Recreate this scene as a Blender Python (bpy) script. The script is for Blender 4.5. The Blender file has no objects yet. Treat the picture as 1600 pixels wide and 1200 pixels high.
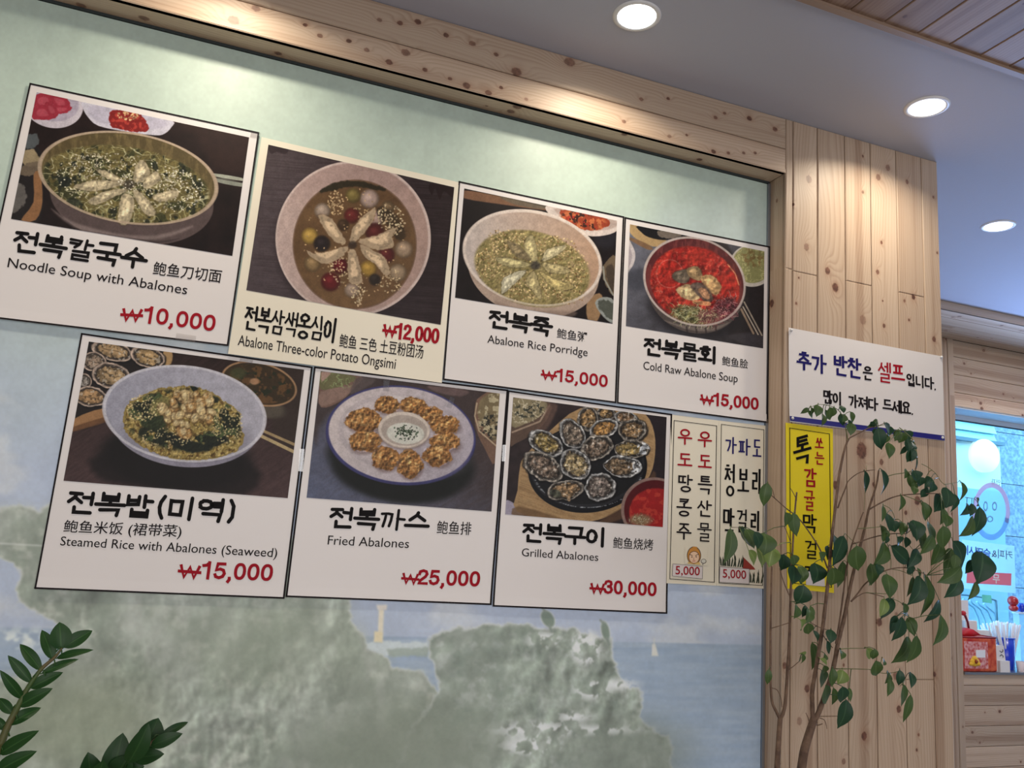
import bpy, math, random
import numpy as np
from mathutils import Matrix, Vector

random.seed(7)
RNG = np.random.RandomState(11)
SC = bpy.context.scene
COL = SC.collection

# ------------------------------------------------------------------ camera
FPX = 1242.9
CAM = np.array([0.0, -1.9, 1.25])
_yaw, _pitch, _roll = 0.34099, 0.18217, 0.07039
_f = np.array([math.sin(_yaw) * math.cos(_pitch), math.cos(_yaw) * math.cos(_pitch), math.sin(_pitch)])
_r = np.array([math.cos(_yaw), -math.sin(_yaw), 0.0])
_u = np.cross(_r, _f)
RIGHT = math.cos(_roll) * _r + math.sin(_roll) * _u
UPV = -math.sin(_roll) * _r + math.cos(_roll) * _u
FWD = _f
cam_data = bpy.data.cameras.new('camera')
cam_data.sensor_width = 36.0
cam_data.lens = FPX / 1600 * 36.0
cam_data.clip_start = 0.02
cam = bpy.data.objects.new('camera', cam_data)
m = Matrix.Identity(4)
for i in range(3):
    m[i][0], m[i][1], m[i][2], m[i][3] = RIGHT[i], UPV[i], -FWD[i], CAM[i]
cam.matrix_world = m
COL.objects.link(cam)
SC.camera = cam

# ------------------------------------------------------------------ world, lights, exposure
SC.view_settings.view_transform = 'Standard'
SC.view_settings.look = 'None'
SC.view_settings.gamma = 1.0
SC.view_settings.use_curve_mapping = False
SC.view_settings.exposure = -0.12
SC.cycles.use_denoising = True
SC.cycles.max_bounces = 8
SC.cycles.sample_clamp_indirect = 6.0
world = bpy.data.worlds.new('sky')
SC.world = world
world.use_nodes = True
bg = world.node_tree.nodes['Background']
bg.inputs[0].default_value = (0.46, 0.76, 1.0, 1)
bg.inputs[1].default_value = 6.5

CEIL = 2.583
GLASS_Y = 0.078
OPEN_X, OPEN_Z = 1.526, 2.400
COR_X = 2.150
FAR_Y = 1.5156


def area(name, loc, size, power, color, rot=(0, 0, 0), sy=None, shape='RECTANGLE', spread=math.pi):
    l = bpy.data.lights.new(name, 'AREA')
    l.shape = shape
    l.size = size
    l.size_y = sy or size
    l.energy = power
    l.color = color
    l.spread = spread
    o = bpy.data.objects.new(name, l)
    o.location = loc
    o.rotation_euler = rot
    COL.objects.link(o)
    return o


WARM = (1.0, 0.87, 0.68)
NEUT = (1.0, 0.965, 0.93)
# three recessed lamps that show and their neighbours along the same rows, out of frame
LAMPS = [(0.861, -0.239), (1.843, -0.241), (2.790, 0.287)]
for lx, ly in LAMPS:
    area('downlight_and_fill_glow', (lx, ly, CEIL - 0.012), 0.085, 4.5, WARM, shape='DISK', spread=math.radians(146))
for lx, ly in [(-0.121, -0.239), (-1.1, -0.239)]:
    area('downlight_and_fill_glow', (lx, ly, CEIL - 0.012), 0.085, 4.5, WARM, shape='DISK', spread=math.radians(146))
area('downlight_and_fill_glow', (4.3, .55, CEIL - .012), .085, 16.0, WARM, shape='DISK')  # unseen extra light, added to brighten the far wall planks
# unseen fill lights added behind the camera to raise the room level
for lx, ly in [(-1.2, -2.6), (0.9, -2.6), (3.0, -2.4), (-1.2, -4.2), (1.2, -4.2), (3.4, -4.2)]:
    area('room_fill_light', (lx, ly, CEIL - 0.05), 0.6, 9.0, NEUT)
area('front_fill_light', (0.6, -5.0, 1.35), 5.0, 80.0, (1.0, 0.965, 0.945), rot=(math.radians(90), 0, 0), sy=1.9)  # added soft fill facing the poster wall
area('window_daylight', (5.0, 1.45, 1.3), 2.2, 130.0, (0.36, 0.55, 1.0), rot=(math.radians(-90), 0, 0), sy=1.3)


# ------------------------------------------------------------------ camera geometry helpers
def un(px, py, axis, val):
    """point of the plane (axis = val) seen at a photo pixel"""
    d = RIGHT * ((px - 800) / FPX) - UPV * ((py - 600) / FPX) + FWD
    t = (val - CAM[axis]) / d[axis]
    return CAM + t * d


def proj(P):
    d = P - CAM
    z = d @ FWD
    return 800 + FPX * (d @ RIGHT) / z, 600 - FPX * (d @ UPV) / z


# ------------------------------------------------------------------ numpy painting
def _tab(seed):
    return np.random.RandomState(seed).rand(256, 256).astype(np.float32)


_TABS = {}


def vnoise(x, y, seed=0):
    t = _TABS.setdefault(seed, _tab(seed))
    xi = np.floor(x).astype(np.int64)
    yi = np.floor(y).astype(np.int64)
    fx = x - xi
    fy = y - yi
    fx = fx * fx * (3 - 2 * fx)
    fy = fy * fy * (3 - 2 * fy)
    a = t[yi & 255, xi & 255]
    b = t[yi & 255, (xi + 1) & 255]
    c = t[(yi + 1) & 255, xi & 255]
    d = t[(yi + 1) & 255, (xi + 1) & 255]
    return (a * (1 - fx) + b * fx) * (1 - fy) + (c * (1 - fx) + d * fx) * fy


def fbm(x, y, seed=0, octv=4):
    s = 0
    a = 0.5
    tot = 0
    for o in range(octv):
        s = s + a * vnoise(x * 2 ** o + 17.3 * o, y * 2 ** o + 9.1 * o, seed + o)
        tot += a
        a *= 0.5
    return s / tot


def sstep(a, b, x):
    t = np.clip((x - a) / (b - a), 0, 1)
    return t * t * (3 - 2 * t)


class Paint:
    """a print painted on a flat sheet; shapes are given in measured sheet coordinates X, Y"""

    def __init__(s, quad, w, h, org, scale):
        s.w, s.h = w, h
        u = ((np.arange(w) + .5) / w)[None, :, None]
        v = ((np.arange(h) + .5) / h)[:, None, None]      # v down
        TL, TR, BR, BL = [np.asarray(q, float) for q in quad]
        P = (TL * (1 - u) + TR * u) * (1 - v) + (BL * (1 - u) + BR * u) * v
        px, py = proj(P)
        s.X = (px - org[0]) * scale
        s.Y = (py - org[1]) * scale
        s.img = np.zeros((h, w, 3), np.float32)
        s.full = (slice(0, h), slice(0, w))
        s.fullwin = False
        # step of one texel
        s.st = max(abs(s.X[0, 1] - s.X[0, 0]), 1e-3)

    def win(s, x0, y0, x1, y1):
        # find the window of texels holding the box (the map is nearly affine)
        if s.fullwin:
            m = (s.X >= x0 - 3) & (s.X <= x1 + 3) & (s.Y >= y0 - 3) & (s.Y <= y1 + 3)
            rr = np.flatnonzero(m.any(1))
            cc = np.flatnonzero(m.any(0))
            if not len(rr) or not len(cc):
                return None
            return (slice(rr[0], rr[-1] + 1), slice(cc[0], cc[-1] + 1))
        X, Y = s.X, s.Y
        h, w = s.h, s.w
        cs = []
        A = np.array([[X[0, -1] - X[0, 0], X[-1, 0] - X[0, 0]], [Y[0, -1] - Y[0, 0], Y[-1, 0] - Y[0, 0]]])
        Ai = np.linalg.inv(A)
        for x, y in ((x0, y0), (x1, y0), (x0, y1), (x1, y1)):
            cs.append(Ai @ np.array([x - X[0, 0], y - Y[0, 0]]))
        cs = np.array(cs)
        mu = 0.035
        a = int(max(0, math.floor((cs[:, 0].min() - mu) * w)))
        b = int(min(w, math.ceil((cs[:, 0].max() + mu) * w)))
        c = int(max(0, math.floor((cs[:, 1].min() - mu) * h)))
        d = int(min(h, math.ceil((cs[:, 1].max() + mu) * h)))
        if b <= a or d <= c:
            return None
        return (slice(c, d), slice(a, b))

    def put(s, m, col, sl=None):
        sl = sl or s.full
        c = np.asarray(col, np.float32)
        if c.max() > 1.5:
            c = c / 255.0
        if c.ndim == 3 and c.shape[:2] != m.shape:
            c = c[sl]
        m = m[..., None]
        s.img[sl] = s.img[sl] * (1 - m) + c * m

    def fill(s, c):
        s.put(np.ones((s.h, s.w), np.float32), c)

    def mix(s, t, c1, c2):
        t = t[..., None]
        return (np.array(c1, np.float32) * (1 - t) + np.array(c2, np.float32) * t) / 255.0

    def ed(s, cx, cy, rx, ry, ang=0, sl=None):
        sl = sl or s.full
        dx = s.X[sl] - cx
        dy = s.Y[sl] - cy
        c, n = math.cos(math.radians(ang)), math.sin(math.radians(ang))
        a = (dx * c + dy * n) / rx
        b = (-dx * n + dy * c) / ry
        return np.sqrt(a * a + b * b)

    def E(s, cx, cy, rx, ry, ang=0, soft=1.5, sl=None):
        r = s.ed(cx, cy, rx, ry, ang, sl)
        k = soft / min(rx, ry)
        return 1 - sstep(1 - k, 1 + k, r)

    def ell(s, cx, cy, rx, ry, ang, col, a=1.0, soft=1.5):
        R = max(rx, ry) + soft + 2
        sl = s.win(cx - R, cy - R, cx + R, cy + R)
        if sl is None:
            return
        s.put(s.E(cx, cy, rx, ry, ang, soft, sl) * a, col, sl)

    def ring(s, cx, cy, rx, ry, ang, wd, col, a=1.0):
        r = s.ed(cx, cy, rx, ry, ang)
        d = np.abs(r - 1) * min(rx, ry)
        s.put((1 - sstep(wd * .5, wd * .5 + 2.5, d)) * a, col)

    def sdf(s, pts, sl):
        X, Y = s.X[sl], s.Y[sl]
        n = len(pts)
        d = np.full(X.shape, 1e9)
        ins = np.zeros(X.shape, bool)
        for i in range(n):
            x0, y0 = pts[i]
            x1, y1 = pts[(i + 1) % n]
            ex, ey = x1 - x0, y1 - y0
            t = np.clip(((X - x0) * ex + (Y - y0) * ey) / (ex * ex + ey * ey + 1e-9), 0, 1)
            d = np.minimum(d, np.hypot(X - x0 - t * ex, Y - y0 - t * ey))
            if y0 != y1:
                c = ((y0 > Y) != (y1 > Y)) & (X < (x1 - x0) * (Y - y0) / (y1 - y0) + x0)
                ins ^= c
        return np.where(ins, -d, d)

    def poly(s, pts, col, a=1.0, soft=1.5, rough=0.0, seed=3, rs=12.0, rnd=0.0):
        xs = [p[0] for p in pts]
        ys = [p[1] for p in pts]
        g = soft + rough + rnd + 2
        sl = s.win(min(xs) - g, min(ys) - g, max(xs) + g, max(ys) + g)
        if sl is None:
            return
        d = s.sdf(pts, sl) - rnd
        if rough:
            d = d + (fbm(s.X[sl] / rs, s.Y[sl] / rs, seed) - .5) * 2 * rough
        s.put((1 - sstep(-soft, soft, d)) * a, col, sl)

    def spoly(s, pts, *a, **k):
        n = len(pts)
        P_ = [np.array(p, float) for p in pts]
        out = []
        for i in range(n):
            p0, p1, p2, p3 = P_[i - 1], P_[i], P_[(i + 1) % n], P_[(i + 2) % n]
            for t in (0, .34, .67):
                out.append(tuple(.5 * ((2 * p1) + (-p0 + p2) * t + (2 * p0 - 5 * p1 + 4 * p2 - p3) * t * t + (-p0 + 3 * p1 - 3 * p2 + p3) * t ** 3)))
        s.poly(out, *a, **k)

    def line(s, pts, wd, col, a=1.0, soft=1.0):
        xs = [p[0] for p in pts]
        ys = [p[1] for p in pts]
        g = wd + soft + 2
        sl = s.win(min(xs) - g, min(ys) - g, max(xs) + g, max(ys) + g)
        if sl is None:
            return
        X, Y = s.X[sl], s.Y[sl]
        d = np.full(X.shape, 1e9)
        for (x0, y0), (x1, y1) in zip(pts[:-1], pts[1:]):
            ex, ey = x1 - x0, y1 - y0
            t = np.clip(((X - x0) * ex + (Y - y0) * ey) / (ex * ex + ey * ey + 1e-9), 0, 1)
            d = np.minimum(d, np.hypot(X - x0 - t * ex, Y - y0 - t * ey))
        s.put((1 - sstep(wd / 2 - soft, wd / 2 + soft, d)) * a, col, sl)

    def N(s, sc, seed=0, octv=4, sy=None, ang=0):
        c, n = math.cos(math.radians(ang)), math.sin(math.radians(ang))
        return fbm((s.X * c + s.Y * n) / sc, (-s.X * n + s.Y * c) / (sy or sc), seed, octv)

    def relief(s, mask, sc, amt, seed=0, sy=None, octv=4):
        """printed relief: the photographed surface is bumpy"""
        e = sc * .16
        sy = sy or sc
        h = fbm((s.X + e) / sc, (s.Y + e) / sy, seed, octv) - fbm((s.X - e) / sc, (s.Y - e) / sy, seed, octv)
        s.img = np.clip(s.img * (1 + np.clip(h * amt * 2.2, -.5, .6) * mask)[..., None], 0, 1).astype(np.float32)

    def seeds(s, n, cx, cy, rx, ry, ang, col, sz=3.5, seed=1, var=.3, gauss=False, a=.8):
        n = int(n * .8)
        R = np.random.RandomState(seed)
        c, q = math.cos(math.radians(ang)), math.sin(math.radians(ang))
        for _ in range(n):
            if gauss:
                e = R.normal(0, .45, 2)
            else:
                t = R.rand() * 2 * math.pi
                e = math.sqrt(R.rand()) * np.array([math.cos(t), math.sin(t)])
            x = cx + e[0] * rx * c - e[1] * ry * q
            y = cy + e[0] * rx * q + e[1] * ry * c
            k = 1 + (R.rand() - .5) * 2 * var
            cc = np.clip(np.array(col) * k, 0, 255)
            g = sz * 2.2
            sl = s.win(x - g, y - g, x + g, y + g)
            if sl is None:
                continue
            s.put(s.E(x, y, sz * 1.25, sz * .8, R.rand() * 180, 1.0, sl) * a, cc, sl)

    def meat(s, pts, base=(205, 183, 145), edge=(95, 75, 55), seed=5):
        """a slice of abalone: darker uneven rim, pale streaked flesh"""
        s.spoly(pts, edge, .4, 4.5, 3.0, seed, 9, 4.0)
        s.spoly(pts, [b * .9 for b in base], 1.0, 3.0, 5.0, seed + 2, 13, 0.0)
        cx = sum(p[0] for p in pts) / len(pts)
        cy = sum(p[1] for p in pts) / len(pts)
        sh = [((p[0] - cx) * .55 + cx - 4, (p[1] - cy) * .55 + cy - 4) for p in pts]
        s.spoly(sh, [min(255, b * 1.2) for b in base], .9, 5, 3, seed + 4, 8)
        n = fbm(s.X / 14, s.Y / 14, seed + 7, 3)
        xs = [p[0] for p in pts]
        ys = [p[1] for p in pts]
        sl = s.win(min(xs), min(ys), max(xs), max(ys))
        if sl is None:
            return
        d = s.sdf(pts, sl)
        s.put(sstep(.54, .72, n[sl]) * .55 * (1 - sstep(-6, 2, d)), [b * .66 for b in base], sl)

    def finish(s, sat=.82, gain=.93, blur=1, grain=.035):
        a = s.img
        for _ in range(blur):
            p = np.pad(a, ((1, 1), (1, 1), (0, 0)), 'edge')
            a = (p[:-2] + 2 * p[1:-1] + p[2:])[:, 1:-1] / 4
            p = np.pad(a, ((0, 0), (1, 1), (0, 0)), 'edge')
            a = (p[:, :-2] + 2 * p[:, 1:-1] + p[:, 2:]) / 4
        n = (fbm(s.X / 5, s.Y / 5, 91, 2) - .5)[..., None] + (fbm(s.X / 24, s.Y / 24, 93, 3) - .5)[..., None] * 1.2
        a = a * (1 + n * grain * 4)
        l = a.mean(2, keepdims=True)
        s.img = np.clip((l + (a - l) * sat) * gain, 0, 1).astype(np.float32)

    def image(s, name):
        im = bpy.data.images.new(name, s.w, s.h)
        px = np.ones((s.h, s.w, 4), np.float32)
        px[..., :3] = np.clip(s.img[::-1], 0, 1)
        im.pixels.foreach_set(px.ravel())
        im.update()
        im.pack()
        return im


# ------------------------------------------------------------------ materials
def mat(name, col=None, rough=.5, metal=0.0, coat=0.0, img=None, emit=None, es=0.0, spec=.5, trans=0.0, alpha=1.0,
        noise=None, bump=0.0, bscale=60.0, coat_rough=.05):
    M = bpy.data.materials.new(name)
    M.use_nodes = True
    nt = M.node_tree
    b = nt.nodes['Principled BSDF']
    if col is not None:
        if max(col) > 1.0:
            col = tuple(((c / 255) / 12.92 if c / 255 <= .04045 else ((c / 255 + .055) / 1.055) ** 2.4) for c in col)
        b.inputs['Base Color'].default_value = (*col, 1)
    b.inputs['Roughness'].default_value = rough
    b.inputs['Metallic'].default_value = metal
    b.inputs['Coat Weight'].default_value = coat
    b.inputs['Coat Roughness'].default_value = coat_rough
    b.inputs['Specular IOR Level'].default_value = spec
    b.inputs['Transmission Weight'].default_value = trans
    b.inputs['Alpha'].default_value = alpha
    if img is not None:
        t = nt.nodes.new('ShaderNodeTexImage')
        t.image = img
        t.extension = 'EXTEND' if noise != 'repeat' else 'REPEAT'
        nt.links.new(t.outputs[0], b.inputs['Base Color'])
    if emit is not None:
        b.inputs['Emission Color'].default_value = (*emit, 1)
        b.inputs['Emission Strength'].default_value = es
    if isinstance(noise, tuple):
        # two tone mottling (scale, second colour, amount)
        n = nt.nodes.new('ShaderNodeTexNoise')
        n.inputs['Scale'].default_value = noise[0]
        n.inputs['Detail'].default_value = 6
        tc = nt.nodes.new('ShaderNodeTexCoord')
        nt.links.new(tc.outputs['Object'], n.inputs['Vector'])
        r = nt.nodes.new('ShaderNodeValToRGB')
        r.color_ramp.elements[0].position = .35
        r.color_ramp.elements[1].position = .65
        r.color_ramp.elements[0].color = (*col, 1)
        c2 = noise[1]
        if max(c2) > 1:
            c2 = tuple(((c / 255 + .055) / 1.055) ** 2.4 for c in c2)
        r.color_ramp.elements[1].color = (*c2, 1)
        nt.links.new(n.outputs[0], r.inputs[0])
        nt.links.new(r.outputs[0], b.inputs['Base Color'])
    if bump:
        n = nt.nodes.new('ShaderNodeTexNoise')
        n.inputs['Scale'].default_value = bscale
        n.inputs['Detail'].default_value = 4
        tc = nt.nodes.new('ShaderNodeTexCoord')
        nt.links.new(tc.outputs['Object'], n.inputs['Vector'])
        bp = nt.nodes.new('ShaderNodeBump')
        bp.inputs['Strength'].default_value = bump
        bp.inputs['Distance'].default_value = .01
        nt.links.new(n.outputs[0], bp.inputs['Height'])
        nt.links.new(bp.outputs[0], b.inputs['Normal'])
    return M


def leafmat(name, c1, c2, vein):
    M = bpy.data.materials.new(name)
    M.use_nodes = True
    nt = M.node_tree
    b = nt.nodes['Principled BSDF']
    lin = lambda c: (*[((x / 255 + .055) / 1.055) ** 2.4 for x in c], 1)
    uv = nt.nodes.new('ShaderNodeTexCoord')
    sep = nt.nodes.new('ShaderNodeSeparateXYZ')
    nt.links.new(uv.outputs['UV'], sep.inputs[0])
    sub = nt.nodes.new('ShaderNodeMath'); sub.operation = 'SUBTRACT'; sub.inputs[1].default_value = .5
    nt.links.new(sep.outputs[0], sub.inputs[0])
    ab = nt.nodes.new('ShaderNodeMath'); ab.operation = 'ABSOLUTE'
    nt.links.new(sub.outputs[0], ab.inputs[0])
    lt = nt.nodes.new('ShaderNodeMath'); lt.operation = 'LESS_THAN'; lt.inputs[1].default_value = .035
    nt.links.new(ab.outputs[0], lt.inputs[0])
    n = nt.nodes.new('ShaderNodeTexNoise'); n.inputs['Scale'].default_value = 22
    nt.links.new(uv.outputs['Object'], n.inputs['Vector'])
    mx = nt.nodes.new('ShaderNodeMix'); mx.data_type = 'RGBA'
    mx.inputs[6].default_value = lin(c1); mx.inputs[7].default_value = lin(c2)
    nt.links.new(n.outputs[0], mx.inputs[0])
    mv = nt.nodes.new('ShaderNodeMix'); mv.data_type = 'RGBA'
    mul = nt.nodes.new('ShaderNodeMath'); mul.operation = 'MULTIPLY'; mul.inputs[1].default_value = .5
    nt.links.new(lt.outputs[0], mul.inputs[0])
    nt.links.new(mul.outputs[0], mv.inputs[0])
    nt.links.new(mx.outputs[2], mv.inputs[6])
    mv.inputs[7].default_value = lin(vein)
    nt.links.new(mv.outputs[2], b.inputs['Base Color'])
    b.inputs['Roughness'].default_value = .42
    b.inputs['Specular IOR Level'].default_value = .35
    tr = nt.nodes.new('ShaderNodeBsdfTranslucent')
    nt.links.new(mv.outputs[2], tr.inputs[0])
    ms = nt.nodes.new('ShaderNodeMixShader'); ms.inputs[0].default_value = .22
    nt.links.new(b.outputs[0], ms.inputs[1]); nt.links.new(tr.outputs[0], ms.inputs[2])
    nt.links.new(ms.outputs[0], nt.nodes['Material Output'].inputs[0])
    return M


def glassmat(name, tint=(1, 1, 1), gloss=.07, haze=0.0, hazecol=(.8, .9, 1)):
    M = bpy.data.materials.new(name)
    M.use_nodes = True
    nt = M.node_tree
    nt.nodes.remove(nt.nodes['Principled BSDF'])
    t = nt.nodes.new('ShaderNodeBsdfTransparent'); t.inputs[0].default_value = (*tint, 1)
    g = nt.nodes.new('ShaderNodeBsdfGlossy'); g.inputs['Roughness'].default_value = .06
    m1 = nt.nodes.new('ShaderNodeMixShader'); m1.inputs[0].default_value = gloss
    nt.links.new(t.outputs[0], m1.inputs[1]); nt.links.new(g.outputs[0], m1.inputs[2])
    out = m1
    if haze:
        d = nt.nodes.new('ShaderNodeBsdfDiffuse'); d.inputs[0].default_value = (*hazecol, 1)
        tl = nt.nodes.new('ShaderNodeBsdfTranslucent'); tl.inputs[0].default_value = (*hazecol, 1)
        ad = nt.nodes.new('ShaderNodeMixShader'); ad.inputs[0].default_value = .6
        nt.links.new(d.outputs[0], ad.inputs[1]); nt.links.new(tl.outputs[0], ad.inputs[2])
        m2 = nt.nodes.new('ShaderNodeMixShader'); m2.inputs[0].default_value = haze
        nt.links.new(m1.outputs[0], m2.inputs[1]); nt.links.new(ad.outputs[0], m2.inputs[2])
        out = m2
    nt.links.new(out.outputs[0], nt.nodes['Material Output'].inputs[0])
    return M


# ------------------------------------------------------------------ mesh helpers
def mk(name, verts, faces, m=None, parent=None, uvs=None, smooth=False, loc=None):
    me = bpy.data.meshes.new(name)
    vs = [tuple(v) for v in verts]
    if loc is not None:
        vs = [(v[0] - loc[0], v[1] - loc[1], v[2] - loc[2]) for v in vs]
    me.from_pydata(vs, [], faces)
    if uvs is not None:
        ul = me.uv_layers.new()
        vi = np.empty(len(me.loops), np.int32)
        me.loops.foreach_get('vertex_index', vi)
        ul.data.foreach_set('uv', np.asarray(uvs, np.float32)[vi].ravel())
    if m:
        me.materials.append(m)
    if smooth:
        me.polygons.foreach_set('use_smooth', [True] * len(me.polygons))
    me.update()
    o = bpy.data.objects.new(name, me)
    COL.objects.link(o)
    pl = Vector((0, 0, 0))
    if parent:
        o.parent = parent
        q = parent
        while q:
            pl = pl + q.location
            q = q.parent
    if loc is not None:
        o.location = Vector(loc) - pl
    elif parent:
        o.location = -pl
    return o


def tag(o, label=None, cat=None, group=None, kind=None):
    if label: o['label'] = label
    if cat: o['category'] = cat
    if group: o['group'] = group
    if kind: o['kind'] = kind
    return o


def empty(name, loc=(0, 0, 0)):
    o = bpy.data.objects.new(name, None)
    o.location = loc
    o.empty_display_size = .05
    COL.objects.link(o)
    return o


BOXF = [(0, 3, 2, 1), (4, 5, 6, 7), (0, 1, 5, 4), (1, 2, 6, 5), (2, 3, 7, 6), (3, 0, 4, 7)]


def boxv(a, b):
    x0, y0, z0 = a
    x1, y1, z1 = b
    return [(x0, y0, z0), (x1, y0, z0), (x1, y1, z0), (x0, y1, z0), (x0, y0, z1), (x1, y0, z1), (x1, y1, z1), (x0, y1, z1)]


def box(name, a, b, m, parent=None, loc=None):
    return mk(name, boxv(a, b), BOXF, m, parent, loc=loc)


class MB:
    def __init__(s):
        s.v, s.f, s.uv = [], [], []

    def box(s, a, b):
        n = len(s.v)
        s.v += boxv(a, b)
        s.f += [tuple(i + n for i in f) for f in BOXF]

    def tube(s, pts, rad, seg=6, cap=True):
        pts = [np.asarray(p, float) for p in pts]
        if not hasattr(rad, '__len__'):
            rad = [rad] * len(pts)
        n0 = len(s.v)
        prev = None
        for i, p in enumerate(pts):
            d = pts[min(i + 1, len(pts) - 1)] - pts[max(i - 1, 0)]
            d = d / (np.linalg.norm(d) + 1e-12)
            if prev is None:
                a = np.array([0, 0, 1.]) if abs(d[2]) < .9 else np.array([1., 0, 0])
            else:
                a = prev
            a = a - d * (a @ d)
            a /= np.linalg.norm(a)
            prev = a
            b = np.cross(d, a)
            for k in range(seg):
                t = 2 * math.pi * k / seg
                s.v.append(tuple(p + rad[i] * (math.cos(t) * a + math.sin(t) * b)))
        for i in range(len(pts) - 1):
            for k in range(seg):
                k2 = (k + 1) % seg
                s.f.append((n0 + i * seg + k, n0 + i * seg + k2, n0 + (i + 1) * seg + k2, n0 + (i + 1) * seg + k))
        if cap:
            s.f.append(tuple(n0 + k for k in range(seg))[::-1])
            e = n0 + (len(pts) - 1) * seg
            s.f.append(tuple(e + k for k in range(seg)))

    def lathe(s, prof, c, seg=24, sx=1, sy=1):
        n0 = len(s.v)
        for r, z in prof:
            for k in range(seg):
                t = 2 * math.pi * k / seg
                s.v.append((c[0] + r * sx * math.cos(t), c[1] + r * sy * math.sin(t), c[2] + z))
        for i in range(len(prof) - 1):
            for k in range(seg):
                k2 = (k + 1) % seg
                s.f.append((n0 + i * seg + k, n0 + i * seg + k2, n0 + (i + 1) * seg + k2, n0 + (i + 1) * seg + k))

    def build(s, name, m, parent=None, smooth=False, loc=None):
        return mk(name, s.v, s.f, m, parent, smooth=smooth, loc=loc)


# ------------------------------------------------------------------ wood
LIGHT = np.array([199, 178, 157], np.float32)
GRAIN = np.array([166, 140, 119], np.float32)
KNOT = np.array([100, 66, 54], np.float32)


def wood_rgb(a, l, pid, knots, scale=1.0):
    """a: metres along the grain, l: metres across, pid: plank index array, knots: (a, l, radius, dark)"""
    off = pid * 13.7
    tone = vnoise(pid * 3.3 + .5, pid * 0 + .5, 77)
    g = l * 95 + (fbm(a * 1.3 + off, l * 5 + off, 21, 3) - .5) * 9 + off
    kk = np.zeros_like(l)
    hal = np.zeros_like(l)
    for ka, kl, kr, kd in knots:
        da, dl = a - ka, l - kl
        near = (np.abs(da) < kr * 14) & (np.abs(dl) < kr * 8)
        if not near.any():
            continue
        e = np.exp(-((da / (kr * 4.2)) ** 2 + (dl / (kr * 2.2)) ** 2))
        g = g + np.sign(dl) * e * 0 + e * (kr * 300)
        r = np.sqrt((da / 1.25) ** 2 + dl ** 2) / kr
        r = r * (1 + .25 * (vnoise(a * 300, l * 300, 5) - .5))
        kk = np.maximum(kk, (1 - sstep(.75, 1.1, r)) * kd)
        hal = np.maximum(hal, np.exp(-((da / (kr * 2.4)) ** 2 + (dl / (kr * 1.6)) ** 2)) * .35 * kd)
    ph = g - np.floor(g)
    ring = np.where(ph < .78, (ph / .78) ** 2.2, 1 - (ph - .78) / .22)
    amp = .25 + .75 * fbm(a * .8 + off, l * 22 + off * 2, 31, 2)
    fine = fbm(a * 9 + off, l * 900, 41, 3)
    t = np.clip(ring * amp * .75 + (fine - .5) * .45 + .08, 0, 1)
    broad = fbm(a * 1.1 + off, l * 28 + off, 51, 3)
    t = np.clip(t + (broad - .5) * .55, 0, 1.25)
    heart = sstep(.52, .74, fbm(a * .35 + off * 3, l * 30 + off, 61, 2)) * (.6 + .4 * fine)
    t = (t * .85 + heart * .75)[..., None]
    c = LIGHT * (1 - t) + GRAIN * t
    c = c * (.90 + .16 * tone[..., None])
    c = c * (1 - hal[..., None] * np.array([.18, .34, .42]))
    kc = KNOT * (.75 + .5 * vnoise(a * 160, l * 160, 8)[..., None])
    c = c * (1 - kk[..., None]) + kc * kk[..., None]
    return c / 255.0


def img_from(name, rgb):
    h, w = rgb.shape[:2]
    im = bpy.data.images.new(name, w, h)
    px = np.ones((h, w, 4), np.float32)
    px[..., :3] = np.clip(rgb, 0, 1)      # row 0 = v 0 (bottom)
    im.pixels.foreach_set(px.ravel())
    im.update()
    im.pack()
    return im


def woodmat(name, img):
    M = mat(name, rough=.46, img=img, spec=.4)
    nt = M.node_tree
    t = [n for n in nt.nodes if n.type == 'TEX_IMAGE'][0]
    bp = nt.nodes.new('ShaderNodeBump')
    bp.inputs['Strength'].default_value = .25
    bp.inputs['Distance'].default_value = .002
    nt.links.new(t.outputs[0], bp.inputs['Height'])
    nt.links.new(bp.outputs[0], nt.nodes['Principled BSDF'].inputs['Normal'])
    return M


# -- front wall column texture: x 1.50..2.17, z 0.0..2.60
CX0, CX1, CZ0, CZ1 = 1.50, 2.17, 0.0, 2.60
SEAMS = [1.526, 1.554, 1.648, 1.757, 1.862, 1.970, 2.079, 2.150]


def K(px, py, r, d=.9):
    p = un(px, py, 1, 0.0)
    return (p[2], p[0], r, d)


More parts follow.
